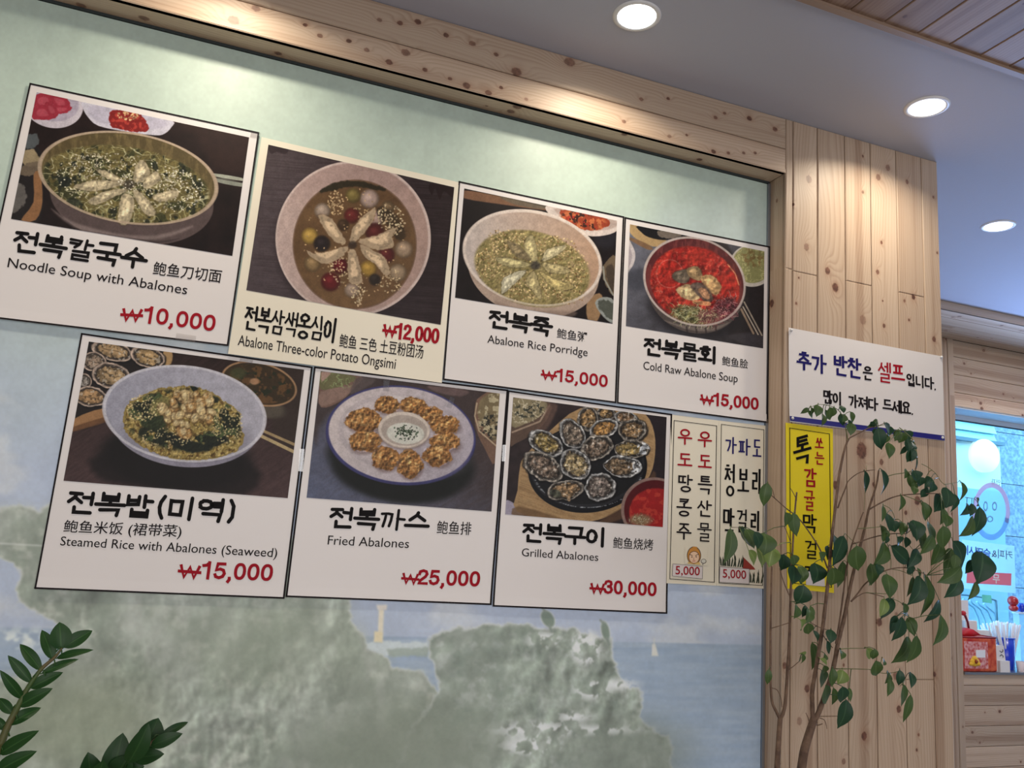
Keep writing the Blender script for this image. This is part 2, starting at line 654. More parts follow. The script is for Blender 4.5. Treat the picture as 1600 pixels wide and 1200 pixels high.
col_knots = [K(1264, 280, .011, .55), K(1260, 386, .010, .45), K(1240, 319, .004, 1), K(1293, 423, .010, .8), K(1305, 449, .012, .9),
             K(1348, 500, .013, .35), K(1348, 244, .004, .8), K(1348, 300, .005, .5), K(1372, 277, .010, .5), K(1387, 262, .010, .45),
             K(1377, 379, .005, .9), K(1371, 425, .007, .7), K(1381, 509, .006, .8), K(1379, 470, .003, .8), K(1417, 284, .007, .55),
             K(1427, 464, .008, .9), K(1413, 470, .005, .6), K(1420, 500, .004, .8), K(1459, 530, .008, .8), K(1458, 308, .005, .6), K(1464, 395, .004, .7),
             K(1244, 474, .004, .8), K(1248, 434, .003, .9), K(1346, 704, .020, .85), K(1377, 722, .008, .7), K(1306, 758, .011, .85),
             K(1365, 757, .006, .95), K(1433, 782, .012, .8), K(1415, 801, .006, .8), K(1260, 769, .010, .35), K(1211, 1003, .009, .95),
             K(1219, 966, .006, .8), K(1249, 1127, .009, .35), K(1261, 1076, .009, .8), K(1350, 1150, .010, .95), K(1374, 972, .010, .8),
             K(1399, 1056, .010, .6), K(1404, 1108, .009, .85), K(1435, 1148, .004, .8), K(1460, 1054, .006, 1), K(1432, 1172, .004, .8),
             K(1318, 1039, .004, .8), K(1226, 1040, .008, .7), K(1205, 1180, .010, .4), K(1318, 1190, .007, .5), K(1430, 615, .007, .5), K(1400, 960, .006, .4)]


def plank_id(x, seams):
    return np.searchsorted(np.array(seams), x).astype(float)


ppm = 900
w_, h_ = int((CX1 - CX0) * ppm), int((CZ1 - CZ0) * ppm)
xs = CX0 + (np.arange(w_) + .5) / ppm
zs = CZ0 + (np.arange(h_) + .5) / ppm
LX, LZ = np.meshgrid(xs, zs)
rgb = wood_rgb(LZ, LX, plank_id(LX, SEAMS), col_knots)
IMG_COL = img_from('wood_column', rgb)

# -- beam texture: x -1.6..1.53, z 2.38..2.60
BX0, BX1, BZ0, BZ1 = -1.6, 1.54, 2.38, 2.60


def KB(px, py, r, d=.8):
    p = un(px, py, 1, 0.0)
    return (p[0], p[2], r, d)


beam_knots = [KB(400, 13, .009, .6), KB(365, 32, .012, .5), KB(477, 39, .005, .9), KB(500, 56, .006, .6), KB(545, 64, .006, .8), KB(573, 78, .006, .5),
              KB(634, 82, .010, .6), KB(608, 97, .008, .8), KB(664, 109, .006, .8), KB(703, 123, .005, .7), KB(729, 134, .009, .7), KB(763, 145, .008, .7),
              KB(783, 137, .005, .9), KB(593, 31, .006, .5), KB(625, 36, .007, .8), KB(653, 34, .008, .8), KB(697, 55, .007, .8), KB(738, 68, .008, .6),
              KB(775, 85, .006, .7), KB(807, 112, .013, .7), KB(890, 97, .014, .6), KB(1002, 155, .006, .6), KB(1044, 154, .005, .9), KB(975, 190, .006, .6),
              KB(1118, 184, .006, .7), KB(1132, 177, .005, .7), KB(1171, 185, .008, .9), KB(1211, 202, .008, .8), KB(1073, 211, .004, .8),
              KB(1115, 237, .007, .8), KB(1138, 239, .005, .7), KB(1162, 239, .005, .6), KB(1180, 239, .005, .7), KB(1046, 213, .006, .4), KB(822, 155, .005, .5)]
ppm = 700
w_, h_ = int((BX1 - BX0) * ppm), int((BZ1 - BZ0) * ppm * 1.5)
xs = BX0 + (np.arange(w_) + .5) / w_ * (BX1 - BX0)
zs = BZ0 + (np.arange(h_) + .5) / h_ * (BZ1 - BZ0)
LX, LZ = np.meshgrid(xs, zs)
rgb = wood_rgb(LX, LZ, (LZ > 2.4806).astype(float) * 2 + 20, beam_knots)
IMG_BEAM = img_from('wood_beam', rgb)

# -- general planks: 8 lateral tracks of 0.11 m, 2.4 m long
rk = np.random.RandomState(5)
gk = [(rk.rand() * 2.4, (rk.randint(8) + .15 + .7 * rk.rand()) * .11, rk.uniform(.004, .011), rk.uniform(.5, 1)) for _ in range(70)]
w_, h_ = 1400, 500
LX, LZ = np.meshgrid((np.arange(w_) + .5) / w_ * 2.4, (np.arange(h_) + .5) / h_ * .88)
rgb = wood_rgb(LX, LZ, np.floor(LZ / .11) + 40, gk)
IMG_GEN = img_from('wood_general', rgb)

M_COL = woodmat('pine_column', IMG_COL)
M_BEAM = woodmat('pine_beam', IMG_BEAM)
M_GEN = mat('pine_plank', rough=.48, img=IMG_GEN, noise='repeat', spec=.4)
M_GENC = mat('stained_ceiling_plank', rough=.5, img=IMG_GEN, noise='repeat', spec=.4)
_nt = M_GENC.node_tree
_mx = _nt.nodes.new('ShaderNodeMix'); _mx.data_type = 'RGBA'; _mx.blend_type = 'MULTIPLY'; _mx.inputs[0].default_value = 1
_ti = [n for n in _nt.nodes if n.type == 'TEX_IMAGE'][0]
_nt.links.new(_ti.outputs[0], _mx.inputs[6]); _mx.inputs[7].default_value = (.62, .54, .52, 1)
_nt.links.new(_mx.outputs[2], _nt.nodes['Principled BSDF'].inputs['Base Color'])
M_DARKGAP = mat('dark_gap', (60, 42, 30), rough=.9)
M_PLASTER = mat('ceiling_paint', (186, 190, 206), rough=.9, bump=.05, bscale=90)
M_WALLP = mat('wall_paint', (200, 196, 190), rough=.9, bump=.05, bscale=90)
M_FLOOR = mat('floor_tile', (120, 108, 96), rough=.5, noise=(6, (140, 128, 114)))
M_BLACK = mat('black_print', (24, 18, 22), rough=.6, spec=.15)
M_TITLE = mat('title_print', (12, 9, 12), rough=.6, spec=.15)
M_RED = mat('red_print', (158, 14, 34), rough=.6, spec=.15)
M_NAVY = mat('navy_print', (30, 26, 98), rough=.6, spec=.15)
M_GREY = mat('grey_print', (60, 58, 62), rough=.45)
M_PAPER = mat('poster_paper', (226, 222, 222), rough=.38, coat=.25, coat_rough=.22)
M_CREAM = mat('cream_paper', (232, 226, 208), rough=.38, coat=.25, coat_rough=.22)
M_YEL = mat('yellow_paper', (240, 218, 22), rough=.34, coat=.3, coat_rough=.18)
M_TAPE = glassmat('clear_tape', (.97, .97, .97), .22)
M_STEEL = mat('brushed_steel', (170, 172, 176), rough=.32, metal=.9)
M_ALU = mat('aluminium_edge', (150, 156, 165), rough=.35, metal=.7)
M_WHITE = mat('white_plastic', (232, 234, 238), rough=.35)
M_GASKET = mat('dark_gasket', (40, 50, 52), rough=.6)


def plank(name, ax, a0, a1, l0, l1, n0, n1, m, parent, uvf, ch=.0025):
    """box with a chamfered visible face. ax: (along, lateral, normal) axis indices; n0 = visible face, n1 = back."""
    A, L, Nn = ax
    s = 1 if n0 > n1 else -1
    V = []
    for (da, dl, nn) in ((0, 0, n1), (0, 0, n0 - s * ch), (ch, ch, n0)):
        for (a, l) in ((a0 + da, l0 + dl), (a1 - da, l0 + dl), (a1 - da, l1 - dl), (a0 + da, l1 - dl)):
            p = [0, 0, 0]
            p[A], p[L], p[Nn] = a, l, nn
            V.append(tuple(p))
    F = []
    for r in range(2):
        for k in range(4):
            k2 = (k + 1) % 4
            F.append((r * 4 + k, r * 4 + k2, (r + 1) * 4 + k2, (r + 1) * 4 + k))
    F.append((8, 9, 10, 11))
    F.append((3, 2, 1, 0))
    uv = [uvf(v[A], v[L]) for v in V]
    return mk(name, V, F, m, parent, uvs=uv, loc=tuple(np.mean(V, 0)))


uv_col = lambda z, x: ((x - CX0) / (CX1 - CX0), (z - CZ0) / (CZ1 - CZ0))
uv_beam = lambda x, z: ((x - BX0) / (BX1 - BX0), (z - BZ0) / (BZ1 - BZ0))


def uv_gen(a_off, track, l0):
    return lambda a, l: ((a + a_off) / 2.4, (track * .11 + (l - l0)) / .88)


# ------------------------------------------------------------------ setting
floor = tag(box('floor', (-3.2, -5.2, -.05), (8.2, 1.75, 0), M_FLOOR), kind='structure')
RZ = 0.02
ceil = tag(box('ceiling', (-3.2, -.478, CEIL), (8.2, 1.6, CEIL + .05), M_PLASTER), kind='structure')
wceil = tag(box('ceiling.001', (-3.2, -5.2, CEIL + .012), (8.2, -.478, CEIL + .05), M_DARKGAP), kind='structure')
x0c = un(1479.6, 70, 2, CEIL)[0]
k = 0
x = x0c - .108 * 44
while x < 7.9:
    plank('plank', (1, 0, 2), -5.2, -.486, x + .0012, x + .1068, CEIL - .004, CEIL + .012, M_GENC, wceil, uv_gen(rk.rand() * 2.4, rk.randint(8), x))
    x += .108
    k += 1
box('edge_moulding', (-3.2, -.492, CEIL - .012), (8.2, -.474, CEIL + .01), mat('moulding_stain', (150, 128, 112), rough=.5), wceil)
tag(box('wall_left', (-3.25, -5.2, 0), (-3.2, 1.6, CEIL + .05), M_WALLP), kind='structure')
tag(box('wall_back', (-3.2, -5.25, 0), (8.2, -5.2, CEIL + .05), M_WALLP), kind='structure')
tag(box('wall_right', (8.2, -5.2, 0), (8.25, 1.6, CEIL + .05), M_WALLP), kind='structure')

# front wall: backing, column and beam planks
wf = tag(box('wall_front', (OPEN_X + .008, .012, 0), (COR_X - .012, .35, CEIL), M_DARKGAP), kind='structure')
joint = {1: [un(1238, 421, 1, 0)[2]], 2: [un(1258, 427, 1, 0)[2], .55], 4: [un(1340, 442, 1, 0)[2]], 6: [un(1405, 456, 1, 0)[2], .9], 3: [.8], 5: [.62]}
for i in range(1, 8):
    xa, xb = SEAMS[i - 1], SEAMS[i]
    cuts = [0.0] + sorted(joint.get(i, [])) + [CEIL]
    for za, zb in zip(cuts[:-1], cuts[1:]):
        g = .0014
        plank('plank', (2, 0, 1), za + .0004, zb - .0004, xa + (g if i > 1 else 0), xb - (g if i < 7 else 0), 0.0, .014, M_COL, wf, uv_col)
# side returns of the column
for k in range(4):
    ya = .015 + k * .109
    plank('plank', (2, 1, 0), 0, CEIL, ya + .001, ya + .107, COR_X, COR_X - .012, M_GEN, wf, uv_gen(rk.rand() * 2, rk.randint(8), ya))
ya = .0005
plank('jamb_board', (2, 1, 0), 0, OPEN_Z, .001, .120, OPEN_X, OPEN_X + .012, M_GEN, wf, uv_gen(.3, 2, ya), ch=.001)
# beam over the mural
wb = tag(box('wall_beam', (-3.2, .012, OPEN_Z + .012), (OPEN_X, .35, CEIL), M_DARKGAP), kind='structure')
for za, zb in ((OPEN_Z, 2.4806), (2.4806, CEIL)):
    for xa, xb in ((-3.2, -1.55), (-1.55, OPEN_X - .001)):
        plank('plank', (0, 2, 1), xa, xb, za + (.001 if za > 2.41 else 0), zb - .001, 0, .014, M_BEAM, wb, uv_beam)
plank('soffit_board', (0, 1, 2), -3.2, OPEN_X, .001, .120, OPEN_Z, OPEN_Z + .012, M_GEN, wb, uv_gen(.9, 5, 0), ch=.001)

# wall behind the mural and side wall running back behind the column
tag(box('wall_mural', (-3.2, .13, 0), (OPEN_X + .008, .35, OPEN_Z + .012), M_WALLP), kind='structure')
tag(box('trim_1', (-3.2, GLASS_Y - .004, OPEN_Z - .007), (OPEN_X - .004, GLASS_Y + .004, OPEN_Z), M_GASKET), kind='structure')
tag(box('trim_2', (OPEN_X - .009, GLASS_Y - .006, .3), (OPEN_X - .0005, GLASS_Y + .004, OPEN_Z - .008), M_ALU), kind='structure')

# ------------------------------------------------------------------ mural print on glass
MX0, MZ0 = -1.3, .45
quad = [(MX0, GLASS_Y, OPEN_Z), (OPEN_X, GLASS_Y, OPEN_Z), (OPEN_X, GLASS_Y, MZ0), (MX0, GLASS_Y, MZ0)]
P = Paint(quad, 1400, 980, (0, 0), 1.0)
P.fullwin = True
X, Y = P.X, P.Y
n1 = P.N(170, 60, 4)
sky = P.mix(np.clip((Y - 330) / 380 + (n1 - .5) * .5, 0, 1), (172, 190, 181), (178, 193, 216))
P.fill(sky)
# clouds, left
P.put(sstep(.5, .75, P.N(90, 63, 4, sy=50)) * sstep(420, 560, Y) * .5, (218, 224, 226))
hor = 980 + (X / 1200) * 28
sea = sstep(-1, 1.5, Y - hor)
wave = P.N(60, 64, 3, sy=6)
P.put(sea, P.mix(np.clip(wave * 1.2 - .2, 0, 1), (150, 172, 198), (172, 190, 208)))
P.put((1 - sstep(0, 30, np.abs(Y - 1000 + 0 * X))) * sstep(.4, .6, P.N(14, 66, 4)) * (1 - sstep(60, 75, X)), (222, 234, 236))


def rockcol(seed, dark=(138, 152, 142), mid=(166, 178, 168), light=(198, 206, 198)):
    a = P.N(70, seed, 5)
    b = P.N(16, seed + 9, 4)
    r = np.abs(P.N(34, seed + 5, 5) - .5) * 2
    t = np.clip(a * .8 + b * .35 - .1, 0, 1)[..., None]
    c = np.array(dark) * (1 - t) + np.array(mid) * t
    l = ((1 - sstep(0, .06, r)) * sstep(.45, .6, P.N(50, seed + 3, 3)) * .22 + sstep(.55, .8, b) * .5)[..., None]
    return ((c * (1 - l) + np.array(light) * l) / 255).astype(np.float32)


RC = rockcol(80)
edge_l = [(-60, 800), (0, 797), (30, 790), (60, 800), (75, 790), (200, 700), (560, 900), (545, 940), (548, 970), (565, 990), (575, 1015), (605, 1027), (612, 1045), (660, 1050), (668, 1062),
          (684, 1080), (720, 1110), (900, 1260), (-60, 1260), (-60, 1060), (0, 1062), (60, 1055), (95, 1030), (110, 1000), (88, 972), (56, 952), (30, 940), (25, 920), (38, 900), (22, 880), (0, 870), (-60, 860)]
P.poly(edge_l, RC, 1, 1.5, 5, 90, 9)
d = P.sdf(edge_l, P.full)
P.put((1 - sstep(1, 4, np.abs(d + (fbm(X / 9, Y / 9, 90) - .5) * 10))) * .5, (214, 220, 214))
rock2 = [(684, 1080), (680, 1045), (671, 1027), (670, 1000), (697, 988), (728, 979), (780, 974), (820, 977), (850, 979), (894, 983), (920, 996), (952, 998), (955, 1031), (968, 1049), (968, 1064),
         (994, 1075), (1005, 1092), (999, 1119), (1025, 1145), (1047, 1145), (1051, 1162), (1046, 1260), (600, 1260), (640, 1150)]
RC2 = rockcol(110, (138, 153, 144), (160, 173, 164), (196, 206, 206))
P.poly(rock2, RC2, 1, 1.5, 9, 95, 14)
d2 = P.sdf(rock2, P.full)
P.put(sstep(.45, .8, P.N(18, 151, 5)) * (1 - sstep(-8, 4, d2)) * .45, (186, 197, 194))
P.put(sstep(.5, .8, P.N(30, 157, 5)) * (1 - sstep(-8, 4, d2)) * .4, (122, 138, 130))
# light grey rock faces and the smooth, dark, hazy patches low down
P.put(sstep(.35, .75, P.N(70, 130, 5)) * (1 - sstep(-10, 20, d)) * .55, (186, 197, 192))
P.put(sstep(.5, .8, P.N(26, 133, 4, sy=60)) * (1 - sstep(-10, 20, d)) * .4, (196, 204, 200))
land = np.maximum(1 - sstep(-3, 3, d), 1 - sstep(-3, 3, d2))
hz = land * (1 - .55 * P.E(620, 1170, 150, 90, 0, 60)) * (1 - .6 * P.E(330, 1010, 130, 60, 0, 50))
P.relief(hz, 46, .24, 171, 56, 6)
P.relief(hz * sstep(.35, .6, P.N(120, 181, 3)), 16, .26, 175, 22, 5)
P.put((1 - sstep(1, 4, np.abs(d2 + (fbm(X / 14, Y / 14, 95) - .5) * 18))) * .55, (212, 220, 222))
P.put(P.E(120, 1130, 130, 80, 0, 50) * .75, (146, 158, 138))
P.put(P.E(620, 1170, 150, 75, 0, 50) * .8, (134, 146, 134))
P.put(P.E(985, 1180, 90, 60, 0, 40) * .7, (134, 146, 138))
P.put(P.E(430, 1010, 120, 70, 0, 50) * .5, (150, 164, 148))
wh = P.N(11, 140, 5)
for cx, cy, rx, ry in ((915, 1012, 24, 26), (925, 1078, 28, 14), (965, 1070, 26, 8), (895, 1120, 22, 8), (835, 1140, 50, 12), (830, 1165, 40, 14), (930, 1140, 50, 6), (850, 1000, 25, 12)):
    P.put(P.E(cx, cy, rx, ry, 0, 8) * sstep(.5, .56, wh), (224, 232, 236))
# far shore with foam, lighthouse, boat and cormorants
P.poly([(570, 1003), (670, 1003), (668, 1018), (600, 1024), (572, 1014)], (206, 220, 224), .9, 2, 4, 97, 7)
P.poly([(605, 1014), (670, 1012), (668, 1025), (608, 1026)], (160, 176, 170), .9, 2, 3, 98, 6)
P.poly([(592, 948), (600, 948), (598, 1003), (590, 1003)], (228, 224, 206), 1, 1)
P.poly([(588, 945), (605, 945), (604, 953), (590, 953)], (232, 230, 222), 1, 1)
P.poly([(585, 986), (598, 988), (598, 1004), (584, 1003)], (226, 218, 186), 1, 1)
P.poly([(1019, 1006), (1024, 1006), (1029, 1025), (1018, 1025)], (216, 220, 216), 1, 1)
P.line([(1022, 998), (1022, 1010)], 1.5, (210, 216, 216))
for bx, by, w, h, an in ((856, 967, 9, 14, -30), (946, 986, 6, 15, -12)):
    P.ell(bx, by, w + 1.5, h + 1.5, an, (214, 222, 224), .8)
    P.ell(bx, by, w, h, an, (128, 146, 136), 1)
    P.line([(bx - 3, by - h + 3), (bx - 8, by - h - 2)], 3, (138, 152, 146))
    P.line([(bx + 2, by + h - 4), (bx + 6, by + h + 6)], 4, (138, 152, 146))
P.line([(0, 849), (70, 853)], 1.6, (226, 232, 232), .8)
P.finish(1.0, 1.08, 1, .012)
IMG_MURAL = P.image('mural_print')
M_MURAL = mat('mural_glass', img=IMG_MURAL, rough=.5, coat=.12, coat_rough=.3, spec=.4)
me_u = lambda v: ((v[0] - MX0) / (OPEN_X - MX0), (v[2] - MZ0) / (OPEN_Z - MZ0))
V = boxv((-3.2, GLASS_Y, .3), (OPEN_X - .010, GLASS_Y + .010, OPEN_Z - .008))
mur = mk('mural_panel', V, BOXF, M_MURAL, uvs=[me_u(v) for v in V], loc=(0.1, GLASS_Y, .3))
tag(mur, 'pale green glass mural panel with rocky sea view, behind the menu posters', 'mural')


# ------------------------------------------------------------------ lettering
def text_mesh(body, bold=0.0):
    c = bpy.data.curves.new('t', 'FONT')
    c.body = body
    c.size = 1.0
    c.offset = bold
    c.resolution_u = 3
    o = bpy.data.objects.new('t', c)
    COL.objects.link(o)
    dg = bpy.context.evaluated_depsgraph_get()
    me = bpy.data.meshes.new_from_object(o.evaluated_get(dg))
    n = len(me.vertices)
    v = np.empty(n * 3, np.float32)
    me.vertices.foreach_get('co', v)
    v = v.reshape(-1, 3)[:, :2]
    f = [tuple(p.vertices) for p in me.polygons]
    bpy.data.objects.remove(o)
    bpy.data.curves.remove(c)
    bpy.data.meshes.remove(me)
    return v, f


JA = {
    'ㄱ': [[(.05, .08), (.92, .08), (.82, .55), (.45, 1)]], 'ㄱh': [[(.02, .08), (.97, .08), (.92, 1)]],
    'ㄴ': [[(.1, 0), (.1, .92), (1, .92)]], 'ㄷ': [[(.95, .06), (.08, .06), (.08, .94), (1, .94)]],
    'ㄹ': [[(.05, .04), (.94, .04), (.94, .5), (.08, .5), (.08, .96), (1, .96)]],
    'ㅁ': [[(.06, .04), (.94, .04), (.94, .96), (.06, .96), (.06, .04), (.3, .04)]],
    'ㅂ': [[(.08, 0), (.08, .96), (.92, .96), (.92, 0)], [(.08, .48), (.92, .48)]],
    'ㅅ': [[(.52, 0), (.44, .45), (.02, 1)], [(.46, .42), (.98, 1)]],
    'ㅇ': 'o', 'ㅈ': [[(.05, .06), (.95, .06)], [(.52, .06), (.42, .52), (.02, 1)], [(.46, .48), (.98, 1)]],
    'ㅊ': [[(.32, -.04), (.68, -.04)], [(.04, .24), (.96, .24)], [(.52, .24), (.4, .62), (.02, 1)], [(.48, .6), (.98, 1)]],
    'ㅋ': [[(.05, .08), (.92, .08), (.82, .55), (.45, 1)], [(.05, .5), (.82, .5)]],
    'ㅌ': [[(.95, .03), (.08, .03), (.08, .97), (1, .97)], [(.08, .5), (.9, .5)]],
    'ㅍ': [[(.02, .04), (.98, .04)], [(.3, .04), (.3, .94)], [(.7, .04), (.7, .94)], [(0, .95), (1, .95)]],
    'ㅎ': [[(.32, -.02), (.68, -.02)], [(.02, .24), (.98, .24)], 'o2'],
}
VERT = {'ㅏ': [[(.3, 0), (.3, 1)], [(.3, .45), (1, .45)]], 'ㅓ': [[(.75, 0), (.75, 1)], [(0, .42), (.75, .42)]], 'ㅣ': [[(.5, 0), (.5, 1)]],
        'ㅕ': [[(.75, 0), (.75, 1)], [(0, .3), (.75, .3)], [(0, .58), (.75, .58)]], 'ㅐ': [[(.12, 0), (.12, .97)], [(.88, 0), (.88, 1)], [(.12, .48), (.88, .48)]],
        'ㅔ': [[(.42, 0), (.42, .97)], [(.92, 0), (.92, 1)], [(-.1, .42), (.42, .42)]]}
HORI = {'ㅗ': [[(0, .92), (1, .92)], [(.5, .05), (.5, .92)]], 'ㅜ': [[(0, .08), (1, .08)], [(.5, .08), (.5, 1)]], 'ㅡ': [[(0, .5), (1, .5)]],
        'ㅛ': [[(0, .92), (1, .92)], [(.32, .05), (.32, .92)], [(.68, .05), (.68, .92)]], 'ㅠ': [[(0, .08), (1, .08)], [(.32, .08), (.32, 1)], [(.68, .08), (.68, 1)]]}
LL = 'ㄱㄲㄴㄷㄸㄹㅁㅂㅃㅅㅆㅇㅈㅉㅊㅋㅌㅍㅎ'
VV = ['ㅏ', 'ㅐ', 'ㅑ', 'ㅒ', 'ㅓ', 'ㅔ', 'ㅕ', 'ㅖ', 'ㅗ', 'ㅘ', 'ㅙ', 'ㅚ', 'ㅛ', 'ㅜ', 'ㅝ', 'ㅞ', 'ㅟ', 'ㅠ', 'ㅡ', 'ㅢ', 'ㅣ']
TT = ['', 'ㄱ', 'ㄲ', 'ㄳ', 'ㄴ', 'ㄵ', 'ㄶ', 'ㄷ', 'ㄹ', 'ㄺ', 'ㄻ', 'ㄼ', 'ㄽ', 'ㄾ', 'ㄿ', 'ㅀ', 'ㅁ', 'ㅂ', 'ㅄ', 'ㅅ', 'ㅆ', 'ㅇ', 'ㅈ', 'ㅊ', 'ㅋ', 'ㅌ', 'ㅍ', 'ㅎ']
DBL = {'ㄲ': 'ㄱ', 'ㄸ': 'ㄷ', 'ㅃ': 'ㅂ', 'ㅆ': 'ㅅ', 'ㅉ': 'ㅈ'}


def put_ja(out, ja, b, horiz=False):
    x0, y0, x1, y1 = b
    if ja in DBL:
        xm = (x0 + x1) / 2
        put_ja(out, DBL[ja], (x0, y0, xm - .04, y1))
        put_ja(out, DBL[ja], (xm + .04, y0, x1, y1))
        return
    if ja == 'ㄶ':
        xm = x0 + (x1 - x0) * .45
        put_ja(out, 'ㄴ', (x0, y0 + .06, xm - .04, y1))
        put_ja(out, 'ㅎ', (xm + .08, y0, x1, y1))
        return
    g = JA.get(ja + 'h') if horiz and ja + 'h' in JA else (JA.get(ja) or VERT.get(ja) or HORI.get(ja))
    for st in (['o'] if g == 'o' else g):
        if st == 'o':
            out.append([((x0 + x1) / 2 + (x1 - x0) / 2 * .92 * math.cos(t), (y0 + y1) / 2 + (y1 - y0) / 2 * .92 * math.sin(t)) for t in np.linspace(0, 2 * math.pi * 1.04, 24)])
        elif st == 'o2':
            out.append([((x0 + x1) / 2 + (x1 - x0) * .30 * math.cos(t), y0 + (y1 - y0) * (.72 + .26 * math.sin(t))) for t in np.linspace(0, 2 * math.pi * 1.04, 20)])
        else:
            out.append([(x0 + (x1 - x0) * a, y0 + (y1 - y0) * c) for a, c in st])


def syll(ch):
    """strokes of one hangul syllable in the unit square, y down"""
    out = []
    if ch == '(':
        return [[(.75, -.02), (.5, .25), (.45, .5), (.5, .78), (.75, 1.02)]]
    if ch == ')':
        return [[(.25, -.02), (.5, .25), (.55, .5), (.5, .78), (.25, 1.02)]]
    if ch == '.':
        return [[(.3, .98), (.34, .98)]]
    k = ord(ch) - 0xAC00
    L, V, T = LL[k // 588], VV[(k % 588) // 28], TT[k % 28]
    if V in VERT:
        if T == 'ㄹ':
            put_ja(out, L, (.03, .02, .52, .42)); put_ja(out, V, (.58, -.02, 1.0, .47)); put_ja(out, T, (.18, .58, .90, 1.02), True)
        elif T:
            put_ja(out, L, (.03, .05, .52, .47)); put_ja(out, V, (.58, .0, 1.0, .56)); put_ja(out, T, (.20, .69, .90, 1.0), True)
        else:
            put_ja(out, L, (.02, .14, .50, .84)); put_ja(out, V, (.60, .0, 1.04, 1.0))
    elif V in HORI:
        if T == 'ㄹ':
            put_ja(out, L, (.18, -.02, .82, .24), True)
            put_ja(out, V, (-.03, .33, 1.03, .44)); put_ja(out, T, (.16, .58, .86, 1.03), True)
        elif T:
            put_ja(out, L, (.16, .0, .84, .30), True)
            vb = (-.03, .34, 1.03, .52) if V in 'ㅗㅛ' else ((-.03, .44, 1.03, .64) if V in 'ㅜㅠ' else (-.03, .42, 1.03, .54))
            put_ja(out, V, vb); put_ja(out, T, (.14, .74, .86, 1.02), True)
        else:
            put_ja(out, L, (.16, .04, .84, .46), True); put_ja(out, V, (0, .54, 1, .96))
    elif V == 'ㅚ':
        put_ja(out, L, (.06, .06, .62, .56)); put_ja(out, 'ㅗ', (.0, .62, .68, .86)); put_ja(out, 'ㅣ', (.74, 0, 1.0, 1.0))
    return out


DIG = {
    '0': ([[(.31 + .21 * math.copysign(abs(math.cos(t)) ** .85, math.cos(t)), .5 + .41 * math.copysign(abs(math.sin(t)) ** .9, math.sin(t))) for t in np.linspace(0, 2 * math.pi * 1.03, 28)]], .64),
    '1': ([[(.10, .24), (.26, .21), (.37, .08), (.38, .05)], [(.38, .03), (.38, .99)]], .62),
    '2': ([[(.10, .32), (.14, .15), (.31, .08), (.47, .14), (.52, .30), (.44, .47), (.18, .72), (.11, .91), (.54, .91)]], .64),
    '3': ([[(.10, .28), (.15, .13), (.31, .08), (.46, .14), (.49, .29), (.41, .43), (.28, .46)], [(.28, .46), (.46, .52), (.53, .70), (.45, .86), (.29, .92), (.13, .86), (.08, .72)]], .64),
    '5': ([[(.51, .10), (.17, .10), (.12, .47), (.29, .40), (.46, .47), (.52, .66), (.45, .84), (.28, .92), (.13, .86), (.08, .73)]], .64),
    ',': ([[(.14, .90), (.15, 1.0), (.08, 1.14)]], .30),
    '₩': ([[(.05, .05), (.24, .95), (.46, .12), (.68, .95), (.87, .05)], [(-.02, .50), (.94, .50)]], .92),
}


def thicken(sub):
    """round off a polyline"""
    return sub


